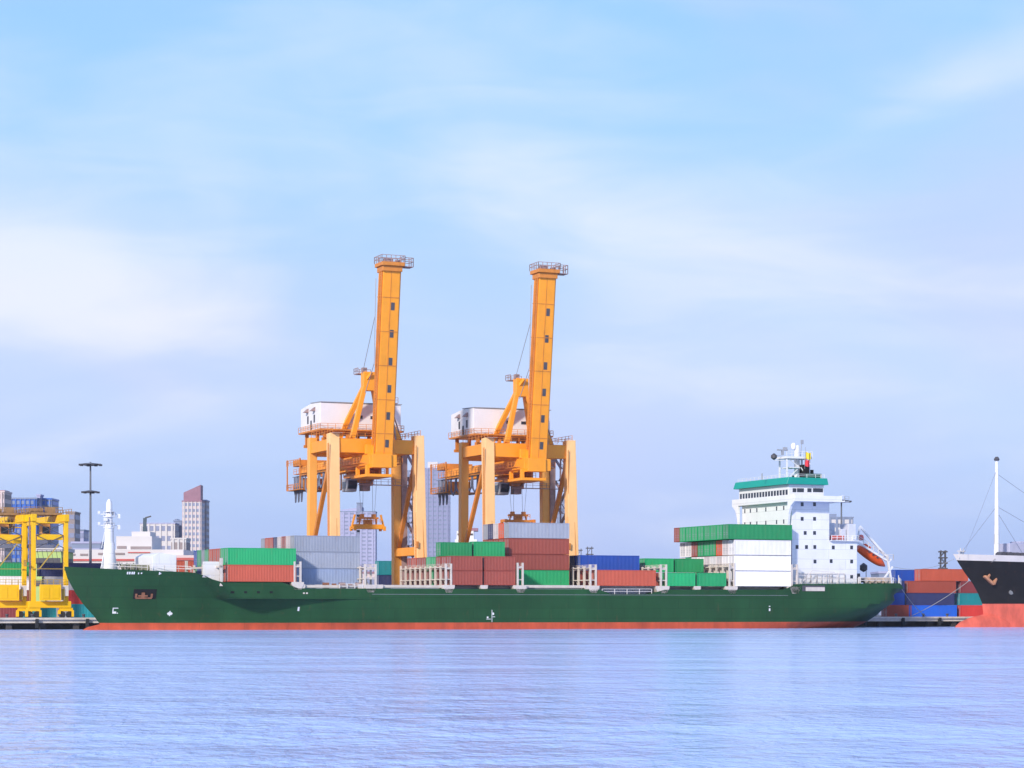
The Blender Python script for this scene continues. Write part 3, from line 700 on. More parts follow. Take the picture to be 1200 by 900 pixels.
flag(943, 538.5, 1.1, 1.3, redm, 'small red flag below the yellow one near the radar mast')
# gear on the aft deck house and side deck
mb = MB(); vv = 4.0
mb.box((U(994, vv), vv, zlow+.14), (U(1003, vv), vv+3, ZP(614, 998, vv))); mb.box((U(978, vv), vv+5, zlow+.14), (U(994, vv), vv+9, ZP(613, 985, vv+5))); mb.cbox((U(990, vv), vv+1, zlow+1.3), (1.2, 1.0, 2.4)); mb.box((U(974, vv), vv+1, zlow+.14), (U(978, vv), vv+3, ZP(622, 975, vv)))
mb.build('deck_house', paint('deckhouse pale grey', (.60, .61, .68), .5), ship, bevel=.05)
mb = MB(); mb.rail([(uS1+.2, vh0-.5, zlow+.14), (uL1, vh0-.5, zlow+.14), (uL1, vh1, zlow+.14)], 1.0, 1.1, .045); mb.build('railing', white, ship)
mb = MB(); mb.cbox((U(981, 3), 3.0, zlow+.75), (2.6, 1.0, .8)); mb.build('rescue_gear', paint('rescue pink red', (.55, .13, .10), .5), ship)
mb = MB(); pts = [(U(x, .3), .3, zt(U(x, .3))) for x in (933, 945, 958, 972, 990, 1001)]; mb.rail(pts, 1.7, 1.2, .06); mb.rail([(U(x, 2.0), 2.0, zt(U(x, 2))+.1) for x in (935, 950, 975, 990)], 1.9, 1.0, .05)
mb.beam((U(938, 1), 1, zt(U(938, 1))), (U(952, 1), 1, zt(U(952, 1))+2.6), .14); mb.beam((U(952, 1), 1, zt(U(952, 1))+2.6), (U(978, 1), 1, zt(U(978, 1))+2.2), .12); mb.build('accommodation_ladder', bul_white, ship)
# stern: free-fall lifeboat ramp, winches, rails
vr = 10.0
P = lambda x, y, v_=vr: Vector((U(x, v_), v_, ZP(y, x, v_)))
mb = MB()
for v_ in (vr-1.9, vr+1.9):
    mb.beam(P(1003.5, 634.5, v_), P(1041, 658, v_), .30, .38)
    mb.beam(P(1008, 617, v_), P(1041, 655, v_), .32, .42)
    mb.beam(P(1040, 654, v_), (U(1045, v_), v_, 8.6), .35, .4)
    mb.beam(P(1005, 632, v_), P(1008, 617, v_), .3, .3)
    mb.beam(P(1041, 659, v_), P(1044.5, 655, v_), .3, .3)
    mb.beam((U(1031, v_), v_, 8.6), P(1046, 664, v_), .26, .3)
    for x_, y_ in ((1018, 645), (1026, 651)): mb.beam(P(x_, y_, v_), (U(x_, v_), v_, 8.6), .16) if False else None
for x_, y_ in ((1008, 617), (1041, 655), (1003.5, 636)): mb.beam(P(x_, y_, vr-1.9), P(x_, y_, vr+1.9), .25)
ramp_o = mb.build('lifeboat_ramp', white, ship)
mb = MB(); mb.rail([P(1006, 634, vr-2.2), P(1041, 657, vr-2.2)], 1.0, 1.2, .05); mb.rail([P(1040, 656, vr-2.2), P(1047, 656, vr-2.2), P(1047, 656, vr+2)], 1.0, 1.2, .05); mb.build('railing', bul_white, ramp_o)
mb = MB(); mb.tube([P(1009, 630, vr-2.0)+Vector((0, -.1, 0)), P(1009, 630, vr-2.0)+Vector((0, .1, 0))], .6, 14); mb.build('lifebuoy', paint('lifebuoy pink', (.65, .14, .12), .6), ramp_o)
# lifeboat: enclosed hull lying nose down on the ramp
A_ = P(1004.8, 642.0, vr-.6); B_ = P(1036.8, 663.5, vr-.6)
LB = thing('lifeboat', 'orange red free fall lifeboat slung nose down at the stern', 'lifeboat', (W(A_.x, A_.y, A_.z)), TH)
LBd = Vector((B_.x-A_.x, 0, B_.z-A_.z)); Ll = LBd.length; ang = math.atan2(LBd.z, LBd.x)
def lifeboat():
    vs = []; n_ = 12; st = 13
    for i in range(st):
        t_ = i/(st-1); w_ = 1.12*(math.sin(math.pi*min(1, .12+t_*.76)))**.45*(1 if t_ < .75 else 1-((t_-.75)/.25)**2*.75); h_ = w_*.86
        for j in range(n_):
            a = 2*math.pi*j/n_; yy = w_*math.cos(a)*(1 if math.sin(a) > 0 else .9); zz = h_*math.sin(a)*(1.05 if math.sin(a) > 0 else .9)
            x = t_*Ll; vs.append((x*math.cos(ang)-zz*math.sin(ang), yy, x*math.sin(ang)+zz*math.cos(ang)))
    fs = [(i*n_+j, i*n_+(j+1) % n_, (i+1)*n_+(j+1) % n_, (i+1)*n_+j) for i in range(st-1) for j in range(n_)]
    fs += [tuple(range(n_)), tuple((st-1)*n_+j for j in range(n_))]
    return vs, fs
vs, fs = lifeboat(); mb = MB(); mb.add(vs, fs); mb.build('hull', lifeor, LB, smooth=True)
mb = MB(); mb.beam((.9*math.cos(ang)-1.35*math.sin(ang), 0, .9*math.sin(ang)+1.35*math.cos(ang)-.2), (2.3*math.cos(ang)-1.35*math.sin(ang), 0, 2.3*math.sin(ang)+1.35*math.cos(ang)-.2), 1.0, .7); mb.build('steering_cupola', lifeor, LB)
mb = MB()
for t_ in (.3, .45, .6): mb.cbox((t_*Ll*math.cos(ang), -1.3, t_*Ll*math.sin(ang)+.25), (.4, .12, .22))
mb.build('window', glass, LB)
mb = MB()
mb.rail([(U(x, 1.2), CL-hbs(U(x, 1.2), 8)*.97, zt(U(x, 1.2))) for x in (1003, 1012, 1024, 1036, 1046)], 1.1, 1.2, .06)
mb.rail([(U(x, 12), 14.0, zt(U(x, 12))) for x in (1003, 1056)], 1.1, 1.4, .06); mb.rail([(U(1050, 4), 2.8, 8.7), (U(1056, 20), 20, 8.7)], 1.1, 1.4, .06)
mb.build('railing', bul_white, ship)
mb = MB()
for x_ in (1012, 1019, 1027, 1035):
    uu = U(x_, 6); mb.tube([(uu, 5, 9.4), (uu, 7.2, 9.4)], .55, 10); mb.cbox((uu+.9, 6, 9.3), (.8, 1.3, 1.3))
mb.build('mooring_winch', paint('winch buff', (.50, .38, .30), .6, var=.2), ship)
mb = MB(); mb.box((U(1003, 6), 6, 8.3), (U(1008, 6), 7.5, ZP(672, 1005, 6))); mb.build('vent_locker', dark, ship)
mb = MB(); mb.tube([(U(1015, 13), 13, 8.6), (U(1015, 13), 13, ZP(664, 1015, 13))], .07, 5); mb.lathe([(.1, -.9), (.75, -.5), (.75, .4), (.1, .9)], (U(1012, 13), 13, ZP(665, 1012, 13)), 10); mb.build('black_day_ball', dark, ship)
mb = MB(); mb.box((U(1006, 3)-.2, 2.4, 8.2), (U(1006, 3)+.2, 2.8, ZP(676, 1006, 3))); mb.tube([(U(1053, 6), 6, 8.5), (U(1053, 6), 6, ZP(674, 1053, 6))], .08, 6); mb.build('bollard_post', bul_white, ship)

# ------------------------------------------------------------------ quay cranes
def quay_crane(pxl, pxr, label, spr_z, spr_y):
    VR = 29.0; ul, ur = U(pxl, VR), U(pxr, VR); uc = (ul+ur)/2; hw = (ur-ul)/2; GA = 14.0
    K = berth('quay_crane', label, 'crane', uc, VR, 2.0, 'orange quay cranes with raised booms')
    zp0, zp1 = 31.3, 34.0              # portal beam
    LG = 1.95
    for sx in (-1, 1):
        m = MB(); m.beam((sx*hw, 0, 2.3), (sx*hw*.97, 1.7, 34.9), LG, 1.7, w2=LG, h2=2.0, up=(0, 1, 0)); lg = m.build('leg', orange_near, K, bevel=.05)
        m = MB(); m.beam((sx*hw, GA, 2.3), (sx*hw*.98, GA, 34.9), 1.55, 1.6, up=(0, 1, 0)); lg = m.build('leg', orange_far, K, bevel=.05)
        m = MB(); m.box((sx*hw-1.12, .2, 3), (sx*hw-1.02, .3, 33)); m.box((sx*hw-1.12, .7, 3), (sx*hw-1.02, .8, 33))
        for i in range(50): m.box((sx*hw-1.10, .25, 3.2+i*.6), (sx*hw-1.04, .75, 3.26+i*.6))
        m.cbox((sx*hw-1.1, -.4, 14), (.25, .7, 1.2)); m.tube([(sx*hw+.3, -.95, 3), (sx*hw*.98+.3, .3, 24)], .07, 5); m.build('leg_ladder', orange2, K)
        # side beams and braces
        m = MB(); m.box((sx*hw*.97-.7, 2.7, zp0+.5), (sx*hw*.97+.7, GA-.8, zp1-.1)); m.build('side_beam', orange, K, bevel=.04)
        m = MB(); m.box((sx*hw-.6, .9, 12.0), (sx*hw+.6, GA-.8, 13.6)); m.build('sill_beam', orange, K, bevel=.04)
        m = MB(); m.beam((sx*hw*.97, 2.2, zp0+.3), (sx*hw, GA-1.0, 13.8), .75, .75, up=(1, 0, 0)); m.build('diagonal_brace', orange2, K, bevel=.03)
        # sill at rail level and bogies
        m = MB(); m.box((sx*hw-.5, .9, 1.6), (sx*hw+.5, GA-.8, 2.4)); m.build('rail_sill', orange, K)
        for y in (0, GA):
            m = MB(); m.box((sx*hw-3.2, y-.5, 1.2), (sx*hw+3.2, y+.5, 2.3)); m.box((sx*hw-3.6, y-.35, .6), (sx*hw-.6, y+.35, 1.2)); m.box((sx*hw+.6, y-.35, .6), (sx*hw+3.6, y+.35, 1.2)); bg_ = m.build('bogie', orange2, K)
            for q in range(4):
                wx = sx*hw-3.1+q*2.07
                m = MB(); m.tube([(wx, y-.18, .36), (wx, y+.18, .36)], .35, 12); m.build('wheel', dark, bg_)
    m = MB(); m.box((-hw*.97+1.0, 0.95, zp0), (hw*.97-1.0, 2.45, zp1)); m.build('portal_beam', orange, K, bevel=.05)
    m = MB(); m.box((-hw*.98+.8, GA-.75, zp0), (hw*.98-.8, GA+.75, zp1)); m.build('portal_beam', orange, K, bevel=.05)
    # main girder, running back over the yard
    zg0, zg1 = 28.9, 31.0
    m = MB()
    for sx in (-1, 1): m.box((sx*2.1-.55, -2.3, zg0), (sx*2.1+.55, 40, zg1))
    for y in (-2, 8, 20, 30, 39): m.box((-1.5, y, zg0+.5), (1.5, y+.6, zg1-.3))
    m.box((-2.9, -1.0, zg1), (2.9, -.2, zp0+1.5)); m.box((-2.9, GA-.3, zg1), (2.9, GA+.3, zp0))
    G = m.build('girder', orange, K, bevel=.03)
    m = MB()
    for sx in (-1, 1):
        m.box((sx*3.9-.45, -1.5, zg0+.3), (sx*3.9+.45, 39.5, zg0+.4)); m.rail([(sx*4.3, -1.5, zg0+.4), (sx*4.3, 39.5, zg0+.4)], 1.0, 1.7, .04)
    m.build('girder_walkway', orange2, G)
    # rear platform with cable gear
    m = MB(); m.box((-4.6, 34.5, zg0-2.9), (4.4, 43.5, zg0-2.75)); m.rail([(-4.6, 34.5, zg0-2.75), (-4.6, 43.5, zg0-2.75), (4.4, 43.5, zg0-2.75)], 1.1, 1.3, .05)
    for x in (-4.5, 4.3):
        for y in (34.7, 43.3): m.box((x-.12, y-.12, zg0-2.9), (x+.12, y+.12, zg1+1.4))
    m.cbox((0, 40.7, zg0-1.4), (5.5, 3.0, 2.2)); m.cbox((-2.2, 36.5, zg0-1.7), (2.2, 2.5, 1.8)); m.box((-3.5, 38.5, zg1), (3.0, 42.5, zg1+1.3)); m.rail([(-4.6, 34.5, zg1+.1), (-4.6, 43.5, zg1+.1)], 1.1, 1.3, .05)
    m.build('rear_platform', orange2, K)
    # festoon cable loops
    m = MB()
    m.box((-3.5, 16.5, zg0-.06), (-3.3, 43, zg0+.06))
    for i in range(6):
        y0 = 17+i*3.0; w_ = 2.6; dp = 3.0+(.5 if i % 2 else 0)
        m.tube([(-3.4, y0, zg0), (-3.4, y0+.15, zg0-dp*.75), (-3.4, y0+w_*.5, zg0-dp), (-3.4, y0+w_-.15, zg0-dp*.75), (-3.4, y0+w_, zg0)], .20, 5)
    for i in range(3):
        y0 = 36.5+i*2; m.tube([(-3.4, y0, zg0), (-3.4, y0+.1, zg0-3), (-3.4, y0+.6, zg0-5.2), (-3.4, y0+1.1, zg0-3), (-3.4, y0+1.2, zg0)], .2, 5)
    m.build('festoon_cables', cablem, K)
    # boom raised to 81 degrees
    hz = 30.7; Lb = 35.1 if pxl < 500 else 35.6; tilt = 4.4; by = -1.8
    p0 = Vector((0, by, hz)); p1 = Vector((0, by-tilt, hz+Lb)); bd = (p1-p0).normalized(); bn = Vector((0, -bd.z, bd.y))   # outward (seaward) normal
    m = MB(); m.beam(p0, p1, 3.35, 2.7, up=(0, 1, 0)); BO = m.build('boom', orange, K, bevel=.05)
    for k, t_ in enumerate((7.3, 12.4, 17.6, 22.7, 27.8, 33.0)):
        c_ = p1-bd*t_+bn*1.36; m = MB(); m.beam(c_-bd*.72, c_+bd*.72, .72, .06, up=(0, 1, 0), mi=0); m.v = [(x+.45, y, z) for x, y, z in m.v]; m.build('boom_opening', dark, BO)
    m = MB()
    for t_ in (.12, .30, .48, .66, .84):
        c_ = p0.lerp(p1, t_); m.beam(c_-bd*.07, c_+bd*.07, 3.47, 2.82, up=(0, 1, 0))
    m.tube([p0+Vector((-1.95, -.2, 2)), p1+Vector((-1.95, -.2, -1))], .10, 5); m.tube([p0+Vector((-1.95, .25, 2)), p1+Vector((-1.95, .25, -1))], .07, 5)
    for i in range(60):
        c_ = p0.lerp(p1, .06+i*.0153); m.box((c_.x-2.0, c_.y-.3, c_.z), (c_.x-1.8, c_.y+.3, c_.z+.06))
    m.build('boom_flange', orange2, BO)
    m = MB()
    for sx in (-1.85, 1.85): m.beam(p0+Vector((sx, -.8, 0)), p1+Vector((sx, -.8, -1)), .14, .3, up=(0, 1, 0))
    m.beam(p0+bn*1.38+Vector((-.1, 0, 0)), p1+bn*1.38+Vector((-.1, 0, 0)), .1, .06, up=(0, 1, 0)); m.build('boom_rail', orange2, BO)
    m = MB(); m.tube([p1+Vector((-2.2, 1.6, -2)), p1+Vector((-2.4, 2.0, -18)), p0+Vector((-2.6, 2.0, 12))], .07, 5); m.tube([p1+Vector((2.2, 1.2, -2)), p0+Vector((2.4, 1.2, 8))], .05, 5); m.build('boom_forestay', greyst, BO)
    m = MB(); c_ = p1; m.cbox(c_+Vector((0, 0, .35)), (4.5, 4.2, .7)); m.cbox(c_+Vector((0, 0, -.5)), (3.9, 3.3, 1.0)); m.build('boom_tip', orange2, BO, bevel=.05)
    m = MB(); zz = c_.z+.7
    m.rail([(-2.3, c_.y-2.1, zz), (2.3, c_.y-2.1, zz), (2.3, c_.y+2.1, zz), (-2.3, c_.y+2.1, zz), (-2.3, c_.y-2.1, zz)], 1.25, .9, .055)
    m.rail([(2.4, c_.y-1.6, zz-.6), (4.1, c_.y-1.6, zz-.6), (4.1, c_.y+.6, zz-.6), (2.4, c_.y+.6, zz-.6)], 1.6, .8, .06); m.box((2.3, c_.y-1.6, zz-.7), (4.2, c_.y+.7, zz-.6))
    m.cbox((-.6, c_.y-.6, zz+.3), (1.5, 1.2, .8)); m.cbox((1.2, c_.y-1.0, zz+.2), (.8, .8, .6)); m.build('tip_railing', stairm, BO)
    # hinge and head platforms below the boom
    m = MB(); m.box((-2.6, -4.0, zg0-.6), (1.2, -1.8, zg0+2.0)); m.box((1.25, -3.6, zg0-.4), (2.4, -1.9, zg0+1.9)); m.box((-3.6, -3.2, zg0-2.3), (1.6, 5.5, zg0-1.75)); m.box((-3.2, -2.0, zg0-1.7), (-2.5, -1.3, zg0)); m.box((-3.4, 3, zg0-1.7), (-2.7, 3.6, zg0)); m.box((-4.4, 4, zg0-.9), (-2.6, 12, zg0-.7)); m.box((.9, -1.9, zg0-1.7), (1.4, -1.3, zg0)); m.build('boom_hinge', orange, K, bevel=.04)
    # trolley with cab
    m = MB(); ty = 8.5
    m.box((-3.0, ty-3.4, zg0-1.9), (3.0, ty+3.4, zg0-1.3)); m.box((-2.6, ty-3.0, zg0-1.3), (-2.1, ty+3.0, zg0-.05)); m.box((2.1, ty-3.0, zg0-1.3), (2.6, ty+3.0, zg0-.05)); m.cbox((0, ty, zg0-.9), (2.6, 3.5, 1.0)); m.cbox((-1, ty-1.5, zg0-2.4), (2.0, 1.8, 1.0)); m.cbox((1.4, ty+1, zg0-2.6), (1.2, 1.6, 1.4))
    TR = m.build('trolley', orange2, K)
    m = MB(); m.rail([(-3.0, ty-3.4, zg0-1.3), (3.0, ty-3.4, zg0-1.3)], 1.0, 1.0, .04); m.rail([(-3.0, ty-3.4, zg0-1.3), (-3.0, ty+3.4, zg0-1.3)], 1.0, 1.0, .04); m.build('railing', orange2, TR)
    m = MB(); m.prism([(ty-1.2, zg0-4.6), (ty+1.3, zg0-4.6), (ty+1.5, zg0-2.2), (ty-1.9, zg0-2.2), (ty-1.9, zg0-3.4)], 0, -4.0, -1.9); CB = m.build('operator_cab', greyst, K, bevel=.06)
    m = MB(); m.prism([(ty-1.6, zg0-4.0), (ty-1.2, zg0-4.4), (ty-1.2, zg0-4.35), (ty-1.95, zg0-2.5), (ty-2.0, zg0-3.4)], 0, -3.8, -2.1); m.box((-1.93, ty-1.0, zg0-4.0), (-1.86, ty+1.0, zg0-2.7)); m.box((-4.04, ty-1.0, zg0-4.0), (-3.97, ty+1.0, zg0-2.7)); m.build('cab_window', glass, CB)
    m = MB(); m.box((-1.9, ty-3, zg0-3.4), (hw-.5, ty-2.2, zg0-3.25)); m.rail([(-1.9, ty-3, zg0-3.25), (hw-.5, ty-3, zg0-3.25)], 1.0, 1.4, .035); m.cbox((0.2, ty, zg0-3.6), (1.6, 1.8, 1.6)); m.beam((.5, ty, zg0-4.2), (2.0, ty, zg0-2), .3); m.build('access_gangway', stairm, K)
    # machinery house
    hx0, hx1, hy0, hy1, hz0, hz1 = -8.6, 7.9, 9.2, 21.4, 36.4, 41.6
    m = MB(); m.prism([(hy0, hz0), (hy1, hz0), (hy1, hz1-.6), ((hy0+hy1)/2, hz1), (hy0, hz1-.2)], 0, hx0, hx1); H = m.build('machinery_house', housew, K, bevel=.05)
    m = MB(); m.prism([(hy0-.15, hz1-.15), ((hy0+hy1)/2, hz1+.06), ((hy0+hy1)/2, hz1+.24), (hy0-.15, hz1+.02)], 0, hx0-.0, hx1+.2); m.build('house_roof', greyst, H)
    m = MB(); 
    for y in (hy0+3.2, hy0+7.2): m.box((hx0-.06, y, hz0+1.4), (hx0-.01, y+.8, hz0+2.9))
    m.build('house_vent', dark, H)
    m = MB(); m.box((hx0-.06, hy0+5.2, hz0+.1), (hx0-.01, hy0+6.0, hz0+1.9)); m.build('door', dark, H)
    for y in (hy0+3.0, hy0+7.2):
        m = MB(); m.prism([(hx0-.9, hz0+3.6), (hx0, hz0+3.6), (hx0, hz0+4.4)], 1, y, y+1.1); m.build('vent_hood', stairm, H)
    m = MB(); m.box((-1.6, hy0-.05, hz0+2.1), (-.0, hy0-.01, hz0+2.75)); m.build('window', glass, H)
    m = MB(); m.box((1.6, hy0-.05, hz0+2.1), (2.8, hy0-.01, hz0+2.7)); m.build('window', glass, H)
    m = MB(); m.box((hx0-.3, hy0-.9, hz0-.35), (hx1+.3, hy1+.6, hz0-.05))
    for x in (hx0+1, -3, 3, hx1-1):
        for y in (hy0+.3, GA+.0, hy1-.8): m.box((x-.3, y-.3, zp1-.2 if y < 20 else zp1-.2), (x+.3, y+.3, hz0-.35))
    m.box((hx0+.4, hy0, zp1+.1), (hx1-.4, hy0+.5, zp1+.7)); m.box((hx0+.4, hy1-1, zp1-.6), (hx1-.4, hy1-.5, zp1-.05)); m.build('house_frame', orange2, K)
    m = MB(); m.rail([(hx0-.3, hy1+.6, hz0-.05), (hx0-.3, hy0-.9, hz0-.05), (hx1+.3, hy0-.9, hz0-.05), (hx1+.3, hy1+.6, hz0-.05)], 1.0, 1.5, .04); m.build('house_railing', orange2, K)
    # A-frame
    ap = Vector((0, 5.6, 46.2))
    for sx in (-1, 1):
        for fy in (1.7, 10.5):
            m = MB(); m.beam((sx*4.7, fy, 34.0), ap+Vector((sx*.7, 0, -1.2)), .95, .95, up=(0, 1, 0), w2=.8, h2=.8); m.build('pylon_strut', orange, K, bevel=.03)
    m = MB(); m.box((-1.3, 4.7, 43.6), (1.3, 6.5, 47.2)); m.beam((-1.0, 5.6, 45), (0, 3.8, 47), .5) ; m.build('pylon_head', orange, K, bevel=.05)
    m = MB(); m.box((-1.9, 6.4, 46.9), (1.5, 8.8, 47.05)); m.rail([(-1.9, 6.4, 47.05), (-1.9, 8.8, 47.05), (1.5, 8.8, 47.05)], 1.0, .9, .05); m.cbox((-1, 5.4, 47.6), (.9, .9, .8)); m.build('pylon_platform', stairm, K)
    m = MB(); m.tube([ap+Vector((-1.3, 0, .6)), Vector((-2.0, by-1.9, 57))], .06, 5); m.tube([ap+Vector((1.3, 0, .6)), Vector((2.0, by-1.9, 57))], .06, 5)
    m.build('pylon_stay', greyst, K)
    # stair and lift tower at the right landside leg
    m = MB(); sx0 = hw*.98
    m.box((sx0+.85, GA-1.1, 2.5), (sx0+2.0, GA+.3, 32)); m.build('lift_shaft', stairm, K)
    m = MB()
    x0, x1 = sx0+2.3, sx0+4.0
    nfl = 13
    for i in range(nfl):
        z0 = 3+i*2.25; a_, b_ = (GA-2.6, GA+.6) if i % 2 == 0 else (GA+.6, GA-2.6)
        m.beam((x0+.3 if i % 2 == 0 else x1-.3, a_, z0), (x0+.3 if i % 2 == 0 else x1-.3, b_, z0+2.25), .6, .14)
        m.box((x0, b_-.5, z0+2.2), (x1, b_+.5, z0+2.28)); m.rail([(x1, GA-3.1, z0+2.28), (x1, GA+1.1, z0+2.28)], 1.0, 1.4, .04)
        m.beam((x1, a_, z0), (x1, b_, z0+2.25), .12)
    for x in (x0, x1):
        for y in (GA-3.1, GA+1.1): m.box((x-.07, y-.07, 2.5), (x+.07, y+.07, 33.5))
    m.build('stair_tower', stairm, K)
    # walkway railings on the portal, floodlights
    m = MB(); m.rail([(-hw, .8, zp1+.1), (hw, .8, zp1+.1)], 1.0, 1.6, .04); m.rail([(-hw, 1.0, zp1+.9), (-hw, GA, zp1+.9)], 1.0, 1.6, .04); m.rail([(hw, .8, zp1+.9), (hw, GA, zp1+.9)], 1.0, 1.6, .04); m.build('portal_railing', orange2, K)
    m = MB(); m.box((-hw-.3, -.2, zp1+.9), (-hw+1.6, 3, zp1+1.0)); m.build('service_landing', stairm, K); m = MB(); m.beam((5.4, 2, zp1), (3.6, 4, zp1+7.5), .22); m.box((3.0, 4, zp1+7.2), (5.4, 5.5, zp1+7.35)); m.rail([(3, 4, zp1+7.35), (5.4, 4, zp1+7.35)], 1.0, .8, .05); m.build('service_landing', stairm, K)
    # reeving winch ropes behind the boom foot
    m = MB()
    for sx in (-.9, .9): m.tube([(sx+3.0, 1.2, zp1), (sx+1.4, -.2, zp1+9)], .16, 5)
    m.build('hoist_rope_frame', greyst, K)
    # spreader: its own thing, hanging from the trolley
    sp = berth('container_spreader', label.replace('quay crane', 'spreader'), 'spreader', uc, VR+spr_y, spr_z, 'spreaders hanging under the cranes')
    return K, sp, ty, zg0+2.0-1.9
def spreader_parts(sp, top, mat, bigbar):
    m = MB(); m.box((-3.0, -.9, 0), (3.0, -.6, .9 if bigbar else .45)); m.box((-3.0, .6, 0), (3.0, .9, .9 if bigbar else .45))
    for x in (-2.9, -1.2, 1.2, 2.9): m.box((x-.2, -.6, .1), (x+.2, .6, .45))
    for x in (-3.0, 3.0):
        m.box((x-.2, -1.2, -.05), (x+.2, 1.2, .55))
        for y in (-1.2, 1.2): m.box((x-.25, y-.2, -.35), (x+.25, y+.2, .5))
    if bigbar:
        for x in (-3.3, 3.3): m.beam((x, 0, .3), (x*.8, 0, 2.8), .35)
    m.build('frame', mat, sp, bevel=.03)
    m = MB(); zt_ = 2.3 if bigbar else 1.5
    m.box((-2.0, -.6, zt_-.3), (2.0, .6, zt_)); m.cbox((-1.2, 0, zt_+.3), (.6, 1.0, .6)); m.cbox((1.2, 0, zt_+.3), (.6, 1.0, .6)); m.cbox((0, 0, zt_*.6), (1.6, 1.0, .9))
    for x in (-1.8, 1.8): m.beam((x, 0, .4), (x*.9, 0, zt_-.3), .25)
    m.rail([(-2.3, -.7, zt_*.5), (2.3, -.7, zt_*.5)], .8, .6, .05); m.build('headblock', orange2, sp)
    m = MB()
    for x in (-1.2, 1.2):
        for y in (-.5, .5): m.tube([(x, y, zt_+.5), (x*1.15, y*2.5, top)], .035, 4)
    m.build('hoist_ropes', cablem, sp)
u1z = 2.0
K1, S1, ty1, tz1 = quay_crane(392, 494.5, 'left orange quay crane with raised boom, standing behind the grey containers', ZP(620, 430, 37.5), 8.5)
spreader_parts(S1, 28.9+2-2.2-ZP(620, 430, 37.5), spread_y, True)
S1['label'] = 'yellow spreader hanging in the air under the left crane'
K2, S2, ty2, tz2 = quay_crane(574, 672.5, 'right orange quay crane with raised boom, standing behind the tall brown stack', 0, 8.5)
bpy.data.objects.remove(S2)
zS2 = ZP(612, 607, 37.5)
S2 = berth('container_spreader', 'rusty red spreader just above the tall stack under the right crane', 'spreader', U(607, 37.5), 37.5, zS2, 'spreaders hanging under the cranes')
spreader_parts(S2, 28.9+2-2.2-zS2, orange2, False)
S1.location = W(U(431, 37.5), 37.5, ZP(620, 430, 37.5))

